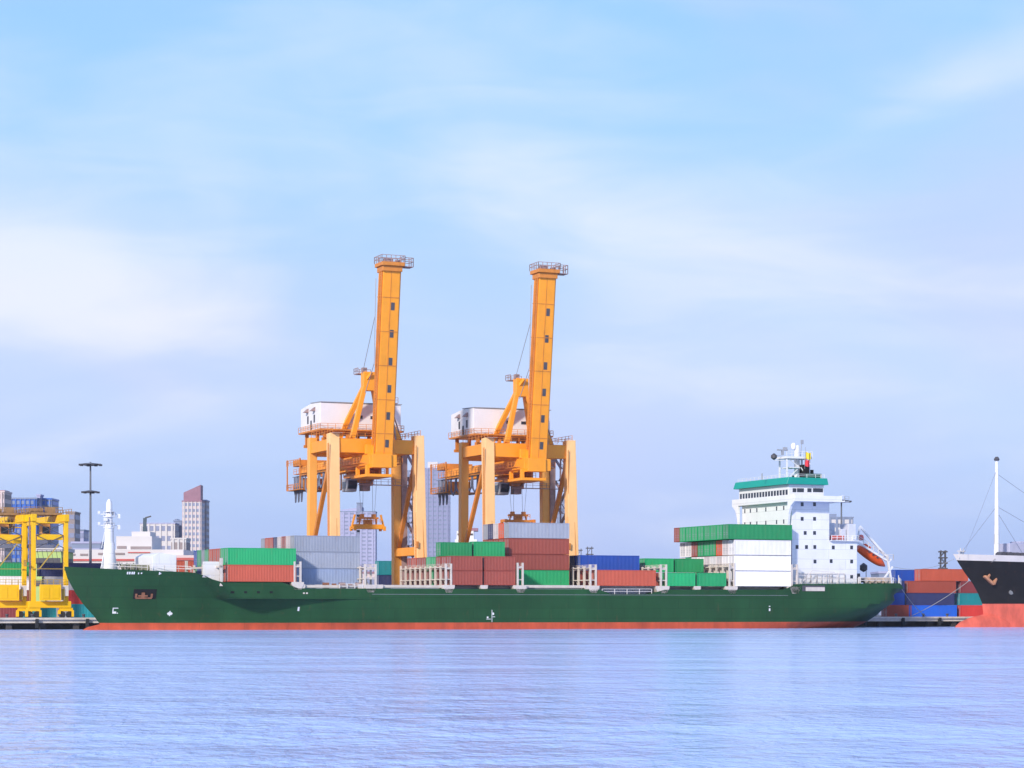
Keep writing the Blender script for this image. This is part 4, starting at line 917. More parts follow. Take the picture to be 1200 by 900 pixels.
# ------------------------------------------------------------------ yard gantry cranes at the left
yard_brown = paint('yard crane machinery brown', (.30, .17, .07), .6, var=.3, rust=.5)
def yard_crane(u0, v0, label, span, skew):
    K = berth('yard_crane', label, 'crane', u0, v0, 1.97, 'yellow yard gantry cranes')
    wb_ = U(77, 33)-U(39, 33); zt_ = ZP(607, 60, 33)-1.97
    for sy, y in ((0, 0), (1, span)):
        ox = skew*sy
        for x in (0, wb_):
            m = MB(); m.beam((x+ox, y, 1.9), (x+ox, y, zt_), .78, 1.0, up=(0, 1, 0)); m.build('leg', yellow, K, bevel=.04)
        m = MB(); m.box((-.9+ox, y-.55, 1.9), (wb_+.9+ox, y+.55, 3.1)); m.build('sill_beam', yellow, K, bevel=.04)
        m = MB(); m.box((.6+ox, y-.4, 14.2), (wb_-.6+ox, y+.4, 15.2)); m.box((.5+ox, y-.45, zt_-1.0), (wb_-.5+ox, y+.45, zt_-.8)); m.build('tie_beam', yellow, K, bevel=.03)
        for x in (0, wb_):
            m = MB(); m.box((x+ox-1.2, y-.4, 1.3), (x+ox+1.2, y+.4, 1.9)); m.box((x+ox-1.4, y-.45, .3), (x+ox-1.0, y+.45, 1.5)); m.box((x+ox+1.0, y-.45, .3), (x+ox+1.4, y+.45, 1.5)); bg_ = m.build('bogie', yellow, K)
            for dx in (-.72, .72):
                m = MB(); m.tube([(x+ox+dx, y-.3, .66), (x+ox+dx, y+.3, .66)], .66, 14); m.build('wheel', tyre, bg_, smooth=True)
    m = MB(); m.box((-.75, -.35, 3), (-.65, -.25, zt_)); m.box((-.75, .15, 3), (-.65, .25, zt_))
    for i in range(27): m.box((-.74, -.3, 3.2+i*.6), (-.66, .2, 3.28+i*.6))
    m.box((-1.5, -.9, 9.4), (-.5, .9, 9.5)); m.rail([(-1.5, -.9, 9.5), (-1.5, .9, 9.5)], 1.0, .6, .05); m.build('ladder', yard_brown, K)
    m = MB(); m.box((.5, -.62, 12.3), (wb_-.5, -.52, 12.45)); m.box((.5, -.62, 10.0), (wb_-.5, -.52, 10.1))
    for i in range(6): m.beam((.6+i*.85, -.57, 12.35), (1.0+i*.85, -.57, 10.05), .07)
    for q in range(2): m.beam((.5, -.5, zt_-1.0-q*2.2), (wb_-.5, -.5, zt_-3.2-q*2.2), .12); m.beam((wb_-.5, -.5, zt_-1.0-q*2.2), (.5, -.5, zt_-3.2-q*2.2), .12)
    m.build('cable_tray', dark, K)
    m = MB(); m.cbox((wb_-.2, -.75, 5.0), (1.0, .5, 1.9)); m.build('control_cabinet', bul_white, K)
    m = MB(); m.box((1.0, -1.7, 3.2), (4.7, -.6, 6.1)); m.box((1.3, -1.75, 3.6), (2.6, -1.7, 5.6)); m.box((3.0, -1.75, 3.6), (4.3, -1.7, 5.6)); m.build('engine_box', yellow, K, bevel=.06)
    m = MB(); m.rail([(.0, -1.0, 6.0), (5.8, -1.0, 6.0)], 1.0, 1.0, .05); m.cbox((5.2, -.9, 4.3), (.5, .5, 2.0)); m.box((-.4, -.8, 8.9), (wb_, -.6, 9.0)); m.beam((1.0, -.7, 9), (4.5, -.7, 13.5), .18); m.build('engine_platform', paint('yellow rail', (.5, .33, .05), .5, rust=.4), K)
    for x in (0, wb_):
        m = MB(); m.beam((x, -.8, zt_-.0), (x+skew, span+.8, zt_-.0), 1.0, 1.3, up=(0, 0, 1)); m.build('girder', yellow, K, bevel=.04)
        m = MB(); sd_ = -.9 if x == 0 else .9; m.rail([(x+sd_, -.8, zt_+.65), (x+sd_+skew, span+.8, zt_+.65)], 1.0, 1.7, .05); m.build('girder_railing', yard_brown, K)
    t0 = .22; tx = skew*t0; tyy = span*t0
    m = MB(); m.box((-.6+tx, tyy-2.4, zt_+.7), (wb_+.6+tx, tyy+2.4, zt_+1.1)); m.cbox((wb_*.35+tx, tyy, zt_+1.5), (2.2, 2.8, .9)); m.cbox((wb_*.8+tx, tyy, zt_+1.6), (1.6, 2.2, 1.2)); m.rail([(-.6+tx, tyy-2.4, zt_+1.1), (wb_+.6+tx, tyy-2.4, zt_+1.1)], 1.0, .9, .05)
    T = m.build('trolley', yard_brown, K)
    m = MB(); m.cbox((wb_*.6+tx, tyy-1.0, zt_-1.9), (1.6, 2.0, 2.1)); m.box((wb_*.6+tx-1, tyy-2.2, zt_-.9), (wb_*.6+tx+1, tyy, zt_-.7)); cb = m.build('operator_cab', paint('cab orange', (.75, .33, .08), .4), K, bevel=.05)
    m = MB(); m.cbox((wb_*.6+tx, tyy-2.03, zt_-2.1), (1.3, .05, 1.2)); m.build('cab_window', glass, cb)
    m = MB(); m.cbox((wb_*.5+tx, tyy, zt_-5.0), (4.8, 2.2, .6)); m.cbox((wb_*.5+tx, tyy, zt_-4.2), (2.4, 1.4, .8))
    for x in (-1, 1): m.beam((wb_*.5+tx+x, tyy, zt_-3.9), (wb_*.5+tx+x, tyy, zt_+.7), .06)
    m.build('hoist_frame', cablem, K)
    m = MB()
    for i in range(7): m.tube([(-1.1+skew*(.3+.08*i), span*(.3+.08*i), zt_), (-1.1+skew*(.34+.08*i), span*(.34+.08*i), zt_-2.2), (-1.1+skew*(.38+.08*i), span*(.38+.08*i), zt_)], .12, 5)
    m.build('festoon_cables', yard_brown, K)
    return K
yard_crane(U(39, 33), 33, 'yellow yard gantry crane beside the green bow, with a boxy engine housing', 26, -2.2)
yard_crane(U(-10, 37), 37, 'yellow yard gantry crane cut off by the left edge of the photo', 26, -2.2)

# ------------------------------------------------------------------ containers on the quay
def qc(px, v, tier, Lc, colr, label, Hc=2.59, z0=2.0, right=False): return container(px, v, z0+tier*2.62, Lc, Hc, colr, label, 'containers stacked on the quay', at_right=right)
qc(66, 46, 0, 6.06, 'teal', 'teal short container on the quay under the yellow crane', right=True)
qc(84, 46, 0, 6.06, 'teal', 'teal short container on the quay in front of the red one by the bow')
qc(80, 46, 1, 12.19, 'red', 'red container on the quay showing beside the green bow, second tier')
qc(52, 52, 0, 12.19, 'grey', 'grey container on the quay behind the teal boxes, bottom tier')
qc(56, 52, 1, 12.19, 'white', 'white container under the navy one behind the yellow engine box')
qc(52, 52, 2, 12.19, 'white', 'white container just below the navy box by the bow')
qc(46, 52, 3, 12.19, 'navy', 'navy container topping the quay stack left of the green bow')
qc(-38, 50, 0, 12.19, 'maroon', 'maroon container low behind the left yellow crane leg')
qc(-38, 50, 1, 12.19, 'brown_red', 'brown red container in the stack at the left edge, second tier')
qc(-42, 50, 2, 12.19, 'white', 'white container under the green one at the left edge')
qc(-42, 50, 3, 12.19, 'green', 'green container high in the quay stack at the left edge')
qc(82, 56, 2, 12.19, 'navy', 'navy container on the quay half hidden by the bow flare')
qc(82, 56, 1, 12.19, 'grey', 'grey container hidden behind the red quay container')
qc(82, 56, 0, 12.19, 'blue', 'blue container at the bottom behind the red quay container')
for k, c_ in enumerate(('grey', 'brown_red', 'brown_red', 'orange_red')):
    qc(192, 40, k, 12.19, c_, '%s container on the quay behind the foredeck, %s' % (cname(c_), ('bottom of its stack', 'second from the bottom', 'third from the bottom', 'topmost of its stack')[k]), Hc=2.9 if k == 3 else 2.59, z0=2.0)
RQ = 40.0
def rq(px0, tier, Lc, colr, label, v=RQ, dz=0): return qc(px0, v, tier, Lc, colr, label, z0=1.97+dz)
rq(1065.5, 0, 12.19, 'bright_blue', 'bright blue container at the bottom of the stack right of the green stern')
rq(1062.5, 1, 12.19, 'navy', 'navy container on top of the bright blue one right of the stern')
rq(1064.5, 2, 12.19, 'brown_red', 'brown red container on the navy one right of the stern')
rq(1079, 3, 12.19, 'orange_red', 'orange red container topping the stack right of the stern')
rq(1126, 0, 12.19, 'red', 'red container at the bottom beside the black ship bow')
rq(1125.5, 1, 12.19, 'teal', 'teal container against the black ship bow')
rq(1126.5, 2, 12.19, 'maroon', 'dull maroon container above the teal one by the black bow')
rq(1040, 0, 4.3 if False else 6.06, 'brown_red', 'short brown container low behind the green stern')
rq(1032, 1, 6.06, 'blue', 'short blue container behind the green stern, second tier')
rq(1032, 2, 6.06, 'navy', 'short navy container behind the green stern, third tier')
rq(1050, 0, 12.19, 'navy', 'navy container, bottom tier, back row right of the stern', v=52)
rq(1050, 1, 12.19, 'brown_red', 'brown red container, second tier, back row right of the stern', v=52)
rq(1046, 2, 12.19, 'navy', 'navy container, third tier, back row right of the stern', v=52)
rq(1050, 3, 12.19, 'blue', 'blue container topping the back row right of the stern', v=52)
# between the two cranes, beyond the ship
for k, (px_, c_) in enumerate(((444, 'teal'), (463.5, 'green'))):
    for j in range(4):
        cc = c_ if j == 3 else ('grey', 'brown_red', 'navy')[j]
        container(px_, 66-6*k, 2+j*2.93, 6.06, 2.9, cc, '%s container, %s, in the %s quay stack between the two cranes' % (cname(cc), ('lowest', 'second', 'third', 'topmost')[j], ('left', 'right')[k]), 'containers stacked on the quay')

# ------------------------------------------------------------------ tall floodlight masts
def light_mast(px, v, ytop, yring, label):
    u_ = U(px, v); z_t = ZZ(ytop, u_, v); e = berth('light_mast', label, 'light mast', u_, v, 1.9, 'tall floodlight masts on the quay')
    H_ = z_t-1.9; m = MB(); m.tube([(0, 0, 0), (0, 0, H_*.5), (0, 0, H_)], .34, 8, r2=.16); m.build('pole', greyst2, e, smooth=True)
    for zr_, rr, k in ((H_-.4, 2.0, 8), (EYE+(HY-yring)*(W(u_, v).y)/F-1.9, 1.5, 6)):
        m = MB(); m.lathe([(.3, -.15), (rr*.6, -.3), (rr*.95, -.05), (rr*.95, .05), (rr*.6, .15), (.3, .25)], (0, 0, zr_), 12); rg = m.build('lamp_ring', greyst2, e)
        for j in range(k):
            a = 2*math.pi*j/k; m = MB(); m.cbox((math.cos(a)*rr, math.sin(a)*rr, zr_-.15), (.55, .55, .35)); m.build('floodlight', dark, rg)
    return e
greyst2 = paint('mast galvanised', (.13, .14, .17), .5, var=.1)
light_mast(106, 62, 541.5, 576, 'tall grey floodlight mast with two lamp rings behind the green bow')
light_mast(986, 70, 585, 586.5, 'slim floodlight mast rising behind the white deckhouse')

# ------------------------------------------------------------------ the black ship at the right
bs = berth('cargo_ship', 'black hulled cargo ship with salmon underside and white bulwark, only its bow in view', 'ship', 0, 0, 0)
vb = 12.0
st2 = sorted([(ZP(y, x, vb), U(x, vb)) for x, y in ((1117, 650), (1128, 668), (1140, 684), (1147, 697), (1151, 707))])
st2 = [(-3, st2[0][1]+1), (0, st2[0][1]+.6)]+st2
ztop2 = lambda u: ZP(649, 1117, vb)+.0*u-.035*min(40, (u-U(1117, vb)))
def hb2(u, z):
    us = interp(st2, z); Lz = 60-30*max(0, min(1, z/14)); tt = max(0, min(1, (u-us)/Lz)); return 11.0*(1-(1-tt)**2.1)
S2v = [0, .004, .01, .018, .03, .045, .06, .08, .1, .13, .16, .2, .25, .3, .36, .43, .5, .6, .75, 1]
zb2_ = ZP(707.5, 1160, 6)
lev2 = [-3, 0, 2, zb2_, zb2_+.01, 7, 9, 11, 'blk', 'top']
m = MB()
for side in (-1, 1):
    o_ = len(m.v)
    for s_ in S2v:
        for lv in lev2:
            z_ = lv if not isinstance(lv, str) else 13
            u_ = interp(st2, z_)*(1-s_)+(U(1117, vb)+130)*s_
            if lv == 'blk': z_ = ztop2(u_)-1.25
            if lv == 'top': z_ = ztop2(u_)
            if isinstance(lv, str): u_ = interp(st2, z_)*(1-s_)+(U(1117, vb)+130)*s_
            m.v.append((u_, vb+side*hb2(u_, z_), z_))
    for i in range(len(S2v)-1):
        for j in range(len(lev2)-1):
            m.f.append((o_+i*10+j, o_+i*10+j+1, o_+(i+1)*10+j+1, o_+(i+1)*10+j)); m.m.append(1 if j < 3 else 2 if j == 8 else 0)
o_ = len(m.v); tn = []
for s_ in S2v:
    u_ = interp(st2, 13)*(1-s_)+(U(1117, vb)+130)*s_; z_ = ztop2(u_)-.9; b_ = hb2(u_, z_)*.985; m.v += [(u_, vb-b_, z_), (u_, vb+b_, z_)]
for i in range(len(S2v)-1): m.f.append((o_+2*i, o_+2*i+1, o_+2*i+3, o_+2*i+2)); m.m.append(2)
h2o = m.build('hull', [black, salmon, bul_white], bs, smooth=True)
bm = bmesh.new(); bm.from_mesh(h2o.data); bmesh.ops.remove_doubles(bm, verts=bm.verts, dist=.008); bmesh.ops.recalc_face_normals(bm, faces=bm.faces); bm.to_mesh(h2o.data); bm.free()
h2o.data.polygons.foreach_set('use_smooth', [True]*len(h2o.data.polygons)); h2o.data.set_sharp_from_angle(angle=R(30))
m = MB(); uB = U(1118.5, vb); prof = [(uB, .05), (uB+.4, 1.1), (uB+1.5, 1.9), (uB+3.5, 2.6), (uB+7, 3.2), (uB+12, 3.4), (uB+18, 2.4)]; vs = []; n = 16
for x, r_ in prof:
    for j in range(n):
        a = 2*math.pi*j/n; vs.append((x, vb+r_*.6*math.cos(a), -.8+(x-uB)*.03+r_*math.sin(a)))
m.add(vs, [(i*n+j, i*n+(j+1) % n, (i+1)*n+(j+1) % n, (i+1)*n+j) for i in range(len(prof)-1) for j in range(n)]); m.build('bulbous_bow', salmon, bs, smooth=True)
def side2(px, py):
    v_ = 6.0
    for _ in range(14):
        u_ = U(px, v_); z_ = ZZ(py, u_, v_); v_ = v_*.4+.6*(vb-hb2(u_, z_))
    return U(px, v_), v_, ZZ(py, U(px, v_), v_)
u_, v_, z_ = side2(1158, 678)
m = MB(); m.beam((u_-1.2, v_-.4, z_+.5), (u_+.9, v_-.6, z_-1.2), .9, .5); m.beam((u_+.9, v_-.6, z_-1.2), (u_+1.8, v_-.4, z_+.6), .75, .45); m.beam((u_-.4, v_-.3, z_), (u_+.5, v_-.2, z_+1.6), .65, .45); m.build('anchor', paint('orange rust anchor', (.42, .19, .10), .7, var=.3, scale=1.0), bs, bevel=.06)
u_, v_, z_ = side2(1185, 694)
m = MB(); m.tube([(u_, v_-.1, z_), (u_, v_+.15, z_)], .5, 12); m.tube([(u_, v_-.14, z_), (u_, v_-.1, z_)], .3, 12); m.build('thruster_symbol', paint('faint grey mark', (.2, .2, .2), .7), bs)
# foremast with stays, rigging and deck gear
um2 = U(1168, vb); zb3 = ztop2(um2)-1; zt3 = ZP(541, 1168, vb)
m = MB(); m.tube([(um2, vb, zb3), (um2, vb, (zb3+zt3)/2), (um2, vb, zt3)], .60, 12, r2=.32); m.tube([(um2, vb, zt3), (um2, vb, zt3+.9)], .22, 6); M2 = m.build('foremast', white, bs, smooth=True)
m = MB(); m.lathe([(.5, 0), (.6, .3), (.3, .8)], (um2, vb, zt3+.2), 8); m.build('masthead_light', dark, M2)
m = MB()
for (x, y, zf) in ((U(1125, vb), vb, .55), (U(1130, 9), 9, .92), (um2+28, 8, .88), (um2+22, 10, .55), (um2+4, 8, .5)):
    m.tube([(um2, vb, zb3+(zt3-zb3)*zf), (x, y, ztop2(x))], .045, 4)
m.build('stay_wire', cablem, bs)
m = MB()
for k, x in enumerate((1122, 1125, 1128, 1131)): uu = U(x, vb); m.tube([(uu, vb-.6+k*.4, ztop2(uu)-.9), (uu, vb-.6+k*.4, ztop2(uu)+.7+(k % 2)*.5)], .1, 5); m.cbox((uu, vb-.6+k*.4, ztop2(uu)+.6), (.8, .3, .2))
m.build('fairlead_post', bul_white, bs)
m = MB()
for x in (1173, 1181, 1189, 1196): uu = U(x, 9); m.tube([(uu, 8, ztop2(uu)+.1), (uu, 10, ztop2(uu)+.1)], .7, 10); m.cbox((uu+1.1, 9, ztop2(uu)), (1.0, 1.4, 1.4))
m.build('windlass', dark, bs)
m = MB(); m.box((U(1176, 16), 14, ztop2(um2)-1), (U(1215, 16), 19, ZP(637, 1190, 16))); m.box((U(1190, 16), 14.5, ZP(637, 1190, 16)), (U(1215, 16), 18, ZP(634.5, 1190, 16))); m.build('forecastle_house', paint('lavender house', (.40, .40, .52), .6), bs, bevel=.1)
# mooring line from its hawse to the quay
def cat(name, a, b, sag, label, r=.07):
    a = Vector(a); b = Vector(b); m = MB(); n_ = 14; pts = []
    for i in range(n_+1): t_ = i/n_; p_ = a.lerp(b, t_); p_.z -= sag*4*t_*(1-t_); pts.append(p_)
    m.tube(pts, r, 5); return tag(m.build(name, rope), label, 'rope', 'mooring lines')
u_, v_, z_ = side2(1166, 655)
cat('mooring_line', W(u_, v_-.1, z_), W(U(1068, 26), 26.3, 2.2+.0), 1.0, 'mooring line slanting from the black bow down to the quay')
cat('mooring_line', W(U(1046, 8), 8, ZP(664, 1046, 8)), W(U(1118, 11.8), 11.8, ZP(655, 1118, 11.8)), 1.2, 'thin line running from the green stern to the black bow', r=.04)
cat('mooring_line', W(U(1050, 8), 8, 9.6), W(U(1085, 26.4), 26.4, 2.2), .8, 'mooring line from the green stern down to the quay')

# ------------------------------------------------------------------ the town behind
def gx(px, Y): return (px-600)/F*Y
def gz(py, Y): return EYE+(HY-py)/F*Y
def building(name, label, x0, x1, ytop, Y, wall, band, floors, depth=18, cols=0, roofc=None, crown=None, group=None, rz=0.0, band_h=.5, side=None, cat_='building'):
    X0, X1 = gx(x0, Y), gx(x1, Y); zt_ = gz(ytop, Y); w_ = X1-X0
    e = thing(name, label, cat_, ((X0+X1)/2, Y, 1.6), rz, group); H_ = zt_-1.6
    m = MB(); m.box((-w_/2, 0, 0), (w_/2, depth, H_)); m.build('wall', wall, e)
    m = MB(); m.box((-w_/2-.3, -.3, H_), (w_/2+.3, depth+.3, H_+.8)); m.build('roof', roofc or wall, e)
    fh = H_/floors
    for i in range(floors):
        z0 = i*fh+fh*(1-band_h)*.6
        m = MB()
        m.box((-w_/2+w_*.04, -.15, z0), (w_/2-w_*.04, -.02, z0+fh*band_h)); m.box((w_/2+.02, depth*.08, z0), (w_/2+.15, depth*.92, z0+fh*band_h)); m.box((-w_/2-.15, depth*.08, z0), (-w_/2-.02, depth*.92, z0+fh*band_h))
        m.build('window_band', band, e)
    for c_ in range(cols):
        x = -w_/2+w_*(c_+.5)/cols; m = MB(); m.box((x-w_/cols*.16, -.5, 0), (x+w_/cols*.16, 0, H_)); m.build('pier', side or wall, e)
    if crown:
        for (a_, b_, y_, mt, sl) in crown:
            xa, xb = gx(a_, Y)-(X0+X1)/2, gx(b_, Y)-(X0+X1)/2; zc = gz(y_, Y)-1.6; m = MB()
            m.prism([(xa, H_+.8), (xb, H_+.8), (xb, zc+sl), (xa, zc)], 1, depth*.15, depth*.85); m.build('rooftop_block', mt, e)
    return e
wh_p = paint('town white', (.62, .58, .58), .8, var=.06, scale=.05); pinkw = paint('town pinkish', (.62, .50, .50), .8, var=.06, scale=.05); lavw = paint('town lavender', (.38, .38, .56), .8, var=.08, scale=.05)  # town lavender has distance haze put into the colour
blw = paint('town blue glass', (.03, .12, .48), .35, var=.2, scale=.1); blgrey = paint('town blue grey', (.20, .24, .36), .6, var=.1, scale=.1); maroon = paint('town maroon', (.30, .15, .20), .7); winb = paint('town windows', (.23, .25, .38), .4, var=.2, scale=.3)  # town windows paled and blued, distance haze put into the colour
brnw = paint('town brown', (.30, .24, .24), .8, var=.15, scale=.1)
TG = 'town buildings beyond the port'
building('office_building', 'blue glass office block at the left edge behind the yellow cranes', 5, 43, 585, 1150, blw, blgrey, 16, 20, 7, blgrey, None, TG, side=blw)
building('office_building', 'narrow blue block right of the taller blue office block', 47, 60.5, 585.5, 1160, blgrey, blw, 16, 18, 3, blw, None, TG)
building('lift_tower', 'thin pale lift tower between the two blue blocks', 43, 47, 581, 1155, lavw, winb, 12, 8, 0, None, None, TG)
building('apartment_tower', 'pinkish tower cut by the left edge of the photo', -14, 5, 577, 1100, pinkw, brnw, 14, 16, 3, None, [(-4, 4, 574, maroon, 0)], TG)
building('apartment_building', 'stepped brown block just right of the yellow crane', 77, 87.5, 601, 1250, brnw, winb, 11, 16, 0, None, [(80, 87, 599, brnw, 0)], TG)
building('apartment_building', 'grey block with a dark side left of the light mast', 86, 98, 622, 1300, lavw, winb, 8, 16, 0, blgrey, [(93, 98, 621, blgrey, 0)], TG)
building('warehouse', 'long flat grey roofed shed left of the white foremast', 84, 118, 637, 900, blgrey, lavw, 3, 30, 0, lavw, None, TG)
building('apartment_building', 'pale apartment block with a grid of windows left of the pink tower', 164, 205, 614, 1500, wh_p, winb, 9, 18, 6, lavw, None, TG)
building('apartment_building', 'darker right side of the pale apartment block, touching the pink tower', 203.5, 213, 611, 1520, blgrey, winb, 9, 18, 0, blgrey, [(204, 207, 608, blgrey, 0)], TG)  # dark side of the pale block, shade put into a separate grey block
building('apartment_building', 'low cream block in front of the pink tower', 200, 218, 632, 1200, wh_p, brnw, 5, 16, 3, None, None, TG)
building('apartment_tower', 'pink and white tower with a slanted maroon crown', 213.5, 236, 588, 1480, pinkw, winb, 19, 16, 5, maroon, [(214.5, 234.5, 577, maroon, 5.0)], TG, side=wh_p)
building('apartment_tower', 'shaded right side of the pink tower, built as a narrow block', 235, 241.5, 587, 1500, brnw, winb, 19, 16, 0, lavw, None, TG)  # shade on the pink tower's right side put into brown walls
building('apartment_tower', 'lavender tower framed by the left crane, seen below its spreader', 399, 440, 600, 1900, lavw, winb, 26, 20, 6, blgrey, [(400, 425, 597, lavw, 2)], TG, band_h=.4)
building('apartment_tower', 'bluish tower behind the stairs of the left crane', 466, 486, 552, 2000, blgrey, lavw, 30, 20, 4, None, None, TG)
building('apartment_tower', 'tallest lavender tower between the two cranes', 498, 527, 549, 2100, paint('town slate lavender', (.27, .28, .44), .8, var=.08, scale=.05), blgrey, 32, 20, 5, lavw, [(501, 513, 541, wh_p, 0), (516, 524, 546, blgrey, 0)], TG, band_h=.35)  # distance haze mixed into this tower's slate colour
building('apartment_tower', 'dark blue slab behind the right leg of the right crane', 653, 664, 582, 2000, blgrey, winb, 26, 18, 2, None, None, TG)
building('apartment_building', 'dark blue apartment block behind the aft deckhouse', 969, 1000, 607, 1500, blgrey, wh_p, 12, 18, 4, blgrey, [(970, 981, 602, blgrey, 0), (985, 999, 611, lavw, 0)], TG)
building('warehouse', 'low bluish shed on the skyline right of the stern', 1030, 1062, 672, 900, blgrey, lavw, 2, 20, 0, lavw, None, TG)
building('warehouse', 'long low shed far behind the middle of the ship', 690, 800, 668, 1100, lavw, blgrey, 2, 20, 0, wh_p, None, TG)
building('warehouse', 'low shed far behind the right of the crane', 530, 640, 660, 1200, lavw, blgrey, 3, 20, 0, wh_p, None, TG)
building('warehouse', 'low pink roofed shed behind the lashing posts', 425, 520, 672, 1000, pinkw, winb, 2, 20, 0, maroon, None, TG)
# port terminal: long white building with red bands
redb = paint('terminal red band', (.50, .10, .09), .7)
Y = 640
e = thing('port_terminal', 'long white port building with red bands behind the foredeck', 'building', (gx(150, Y), Y, 1.6))
def part(name, x0, x1, y0, y1, dy0, dy1, mat):
    m = MB(); m.box((gx(x0, Y)-gx(150, Y), dy0, gz(y0, Y)-1.6), (gx(x1, Y)-gx(150, Y), dy1, gz(y1, Y)-1.6)); return m.build(name, mat, e)
m = MB(); m.box((gx(60, Y)-gx(150, Y), 0, 0), (gx(215, Y)-gx(150, Y), 24, gz(644, Y)-1.6)); m.build('wall', wh_p, e)
part('upper_storey', 134, 176, 644, 628, 3, 20, wh_p); part('upper_storey', 150, 172, 628, 622, 6, 16, wh_p)
part('wall', 192, 260, 700, 651, -4, 20, pinkw)
part('red_band', 60, 215, 657.5, 655, -.25, -.02, redb); part('red_band', 192, 260, 657, 654, -4.3, -4.02, redb); part('red_band', 150, 176, 648, 646.8, -.25, -.02, redb)
for a_, b_, y0 in ((94, 103, 651), (115, 121, 650), (134, 146, 650), (78, 88, 651), (62, 72, 651)): part('window', a_, b_, y0, y0-2.2, -.2, -.02, brnw)
for a_, b_, y0 in ((135, 146, 642.5), (151, 175, 643)): part('window', a_, b_, y0, y0-3, 2.8, 2.98, brnw)
# pale yellow-green quay shed behind the yard crane
building('quay_shed', 'pale lime green shed seen through the yellow yard crane', 40, 72, 646, 520, paint('lime shed', (.42, .55, .18), .7, var=.1), dark, 3, 14, 0, wh_p, None, None, band_h=.25)
# bent dark chimney-like loader
Y = 760; e = thing('loading_tower', 'dark bent loading tower with a hooked top in front of the pale apartment block', 'tower', (gx(170.5, Y), Y, 1.6))
s_ = Y/F
m = MB(); m.beam((0, 0, 0), (-.2*s_, 0, gz(630, Y)-1.6), 7*s_, 6*s_, w2=6*s_); m.beam((-.2*s_, 0, gz(631, Y)-1.6), (-1.0*s_, 0, gz(617, Y)-1.6), 6*s_, 5*s_, w2=4*s_); m.beam((-1.0*s_, 0, gz(617, Y)-1.6), (-.6*s_, 0, gz(607, Y)-1.6), 3.6*s_, 4*s_); m.build('shaft', paint('loader dark', (.05, .08, .11), .6), e)
m = MB(); m.beam((-.6*s_, 0, gz(607, Y)-1.6), (6.5*s_, 0, gz(605, Y)-1.6), 1.6*s_, 1.6*s_); m.build('spout', dark, e)
# white ship wheelhouse beyond the quay, seen past the right crane leg
Y = 700; s_ = Y/F; e = thing('distant_ship', 'white superstructure of a ship moored beyond, left of the right crane', 'ship', (gx(546, Y), Y, 1.6))
m = MB(); m.box((-13*s_, 0, 0), (13*s_, 14, gz(632, Y)-1.6)); m.box((-11*s_, 1, gz(632, Y)-1.6), (9*s_, 12, gz(622, Y)-1.6)); m.build('superstructure', white, e)
m = MB(); m.box((-6*s_, 2, gz(622, Y)-1.6), (14*s_, 8, gz(618.5, Y)-1.6)); m.build('funnel', maroon, e)
m = MB(); m.box((-10*s_, .8, gz(627, Y)-1.6), (8*s_, .98, gz(625, Y)-1.6)); m.build('window_band', dark, e)
# lattice tower and thin poles on the skyline
def lattice(px, ytop, Y, w_, label, name='lattice_tower'):
    e = thing(name, label, 'tower', (gx(px, Y), Y, 1.6)); H_ = gz(ytop, Y)-1.6; m = MB(); k = 10
    for sx in (-1, 1):
        for sy in (-1, 1): m.beam((sx*w_/2, sy*w_/2, 0), (sx*w_*.4, sy*w_*.4, H_), .25)
    m.build('frame', dark, e); m = MB()
    for i in range(k):
        z0, z1 = H_*i/k, H_*(i+1)/k; sgn = 1 if i % 2 else -1; m.beam((-sgn*w_/2, -w_/2, z0), (sgn*w_/2, -w_/2, z1), .16); m.beam((-sgn*w_/2, w_/2, z0), (sgn*w_/2, w_/2, z1), .16)
    m.build('bracing', dark, e); m = MB()
    for q in (.72, .80, .88, .97): m.box((-w_*.75, -w_*.6, H_*q), (w_*.75, w_*.6, H_*q+.35))
    m.build('platform', dark, e)
lattice(1105, 645, 620, 1.5, 'dark lattice tower on the skyline left of the black bow')
lattice(691, 640.5, 900, 2.0, 'small dark lattice mast on the skyline above the blue container')
lattice(679, 643, 900, 1.6, 'tiny dark mast beside the right crane leg on the skyline')
building('tower_crane_block', 'tiny cab block with a dark arm on the tower framed by the left crane', 418, 424, 590, 1900, blgrey, winb, 8, 6, 0, None, None, None, cat_='building')
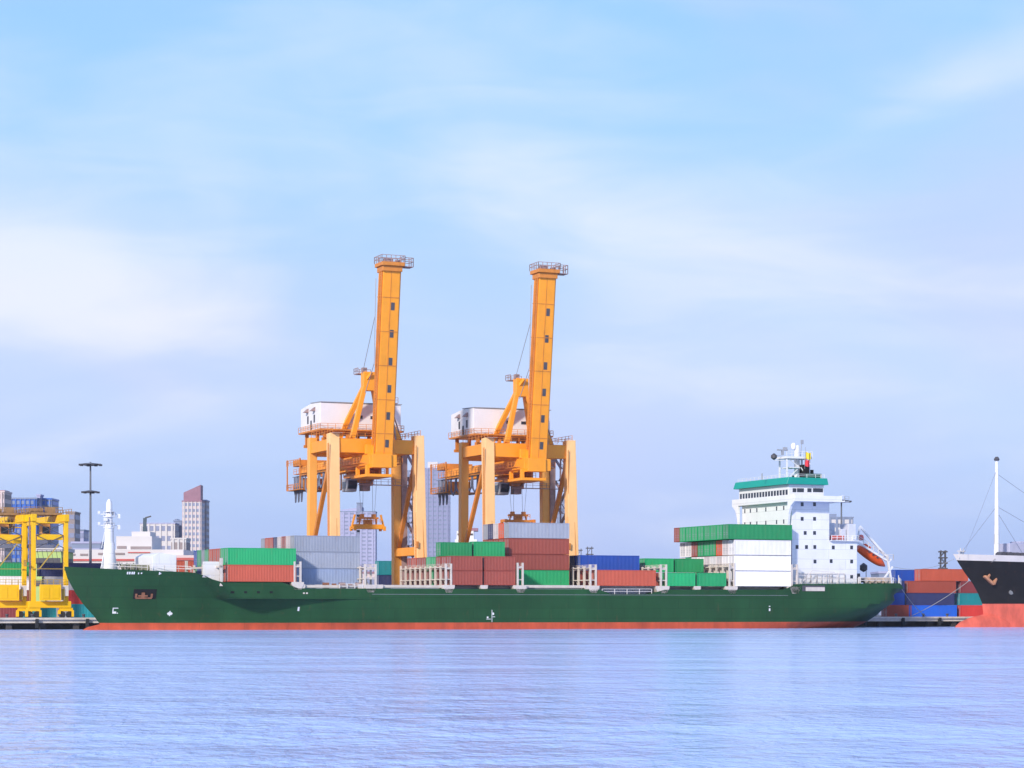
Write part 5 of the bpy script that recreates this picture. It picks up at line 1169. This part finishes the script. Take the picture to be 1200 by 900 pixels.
# trees along the port edge
leafm = paint('foliage', (.05, .09, .035), .8, var=.4, scale=1.0); barkm = paint('bark', (.10, .07, .05), .9)
def tree(px, ytop, Y, label):
    e = thing('tree', label, 'tree', (gx(px, Y), Y, 1.6), 0, 'small trees before the white port building'); H_ = gz(ytop, Y)-1.6
    m = MB(); m.tube([(0, 0, 0), (.1, 0, H_*.5), (0, .1, H_*.75)], .3, 7, r2=.12); m.build('trunk', barkm, e)
    m = MB(); rnd = random.Random(int(px*7))
    cl_ = [(rnd.uniform(-2.2, 2.2), rnd.uniform(-1.5, 1.5), H_*rnd.uniform(.5, .92), rnd.uniform(.8, 1.5)) for _ in range(9)]
    for (x, y, z, r_) in cl_:
        for _ in range(70):
            a, b = rnd.uniform(0, 6.28), math.acos(rnd.uniform(-1, 1)); rr = r_*rnd.uniform(.4, 1.05)
            c_ = Vector((x+rr*math.sin(b)*math.cos(a), y+rr*math.sin(b)*math.sin(a), z+rr*math.cos(b)*.8)); s_ = rnd.uniform(.12, .26)
            d1 = Vector((rnd.uniform(-1, 1), rnd.uniform(-1, 1), rnd.uniform(-1, 1))).normalized()*s_; d2 = d1.cross(Vector((rnd.uniform(-1, 1), rnd.uniform(-1, 1), rnd.uniform(-1, 1)))).normalized()*s_
            m.add([c_-d1, c_+d2, c_+d1, c_-d2], [(0, 1, 2, 3)])
    m.build('crown', leafm, e)
for px_, y_, lb_ in ((92, 658, 'small dark tree between the yellow crane and the light mast'), (114, 658, 'small tree right of the light mast base'), (146, 656, 'tree right of the white foremast'), (160, 655, 'bushy tree left of the white breakwater'), (172, 652, 'taller tree touching the white breakwater')):
    tree(px_, y_, 560, lb_)

# ------------------------------------------------------------------ haze over the port
hz = MB(); hz.box((-FAR-300, -700, -1.5), (FAR+300, FAR+300, 135)); 
mh = bpy.data.materials.new('haze'); mh.use_nodes = True; t = mh.node_tree
for n_ in list(t.nodes): t.nodes.remove(n_)
pv = t.nodes.new('ShaderNodeVolumePrincipled'); pv.inputs['Color'].default_value = (.80, .86, 1.0, 1); pv.inputs['Density'].default_value = .000055
om = t.nodes.new('ShaderNodeOutputMaterial'); t.links.new(pv.outputs[0], om.inputs['Volume'])
HZ = hz.build('haze', mh); HZ['kind'] = 'stuff'
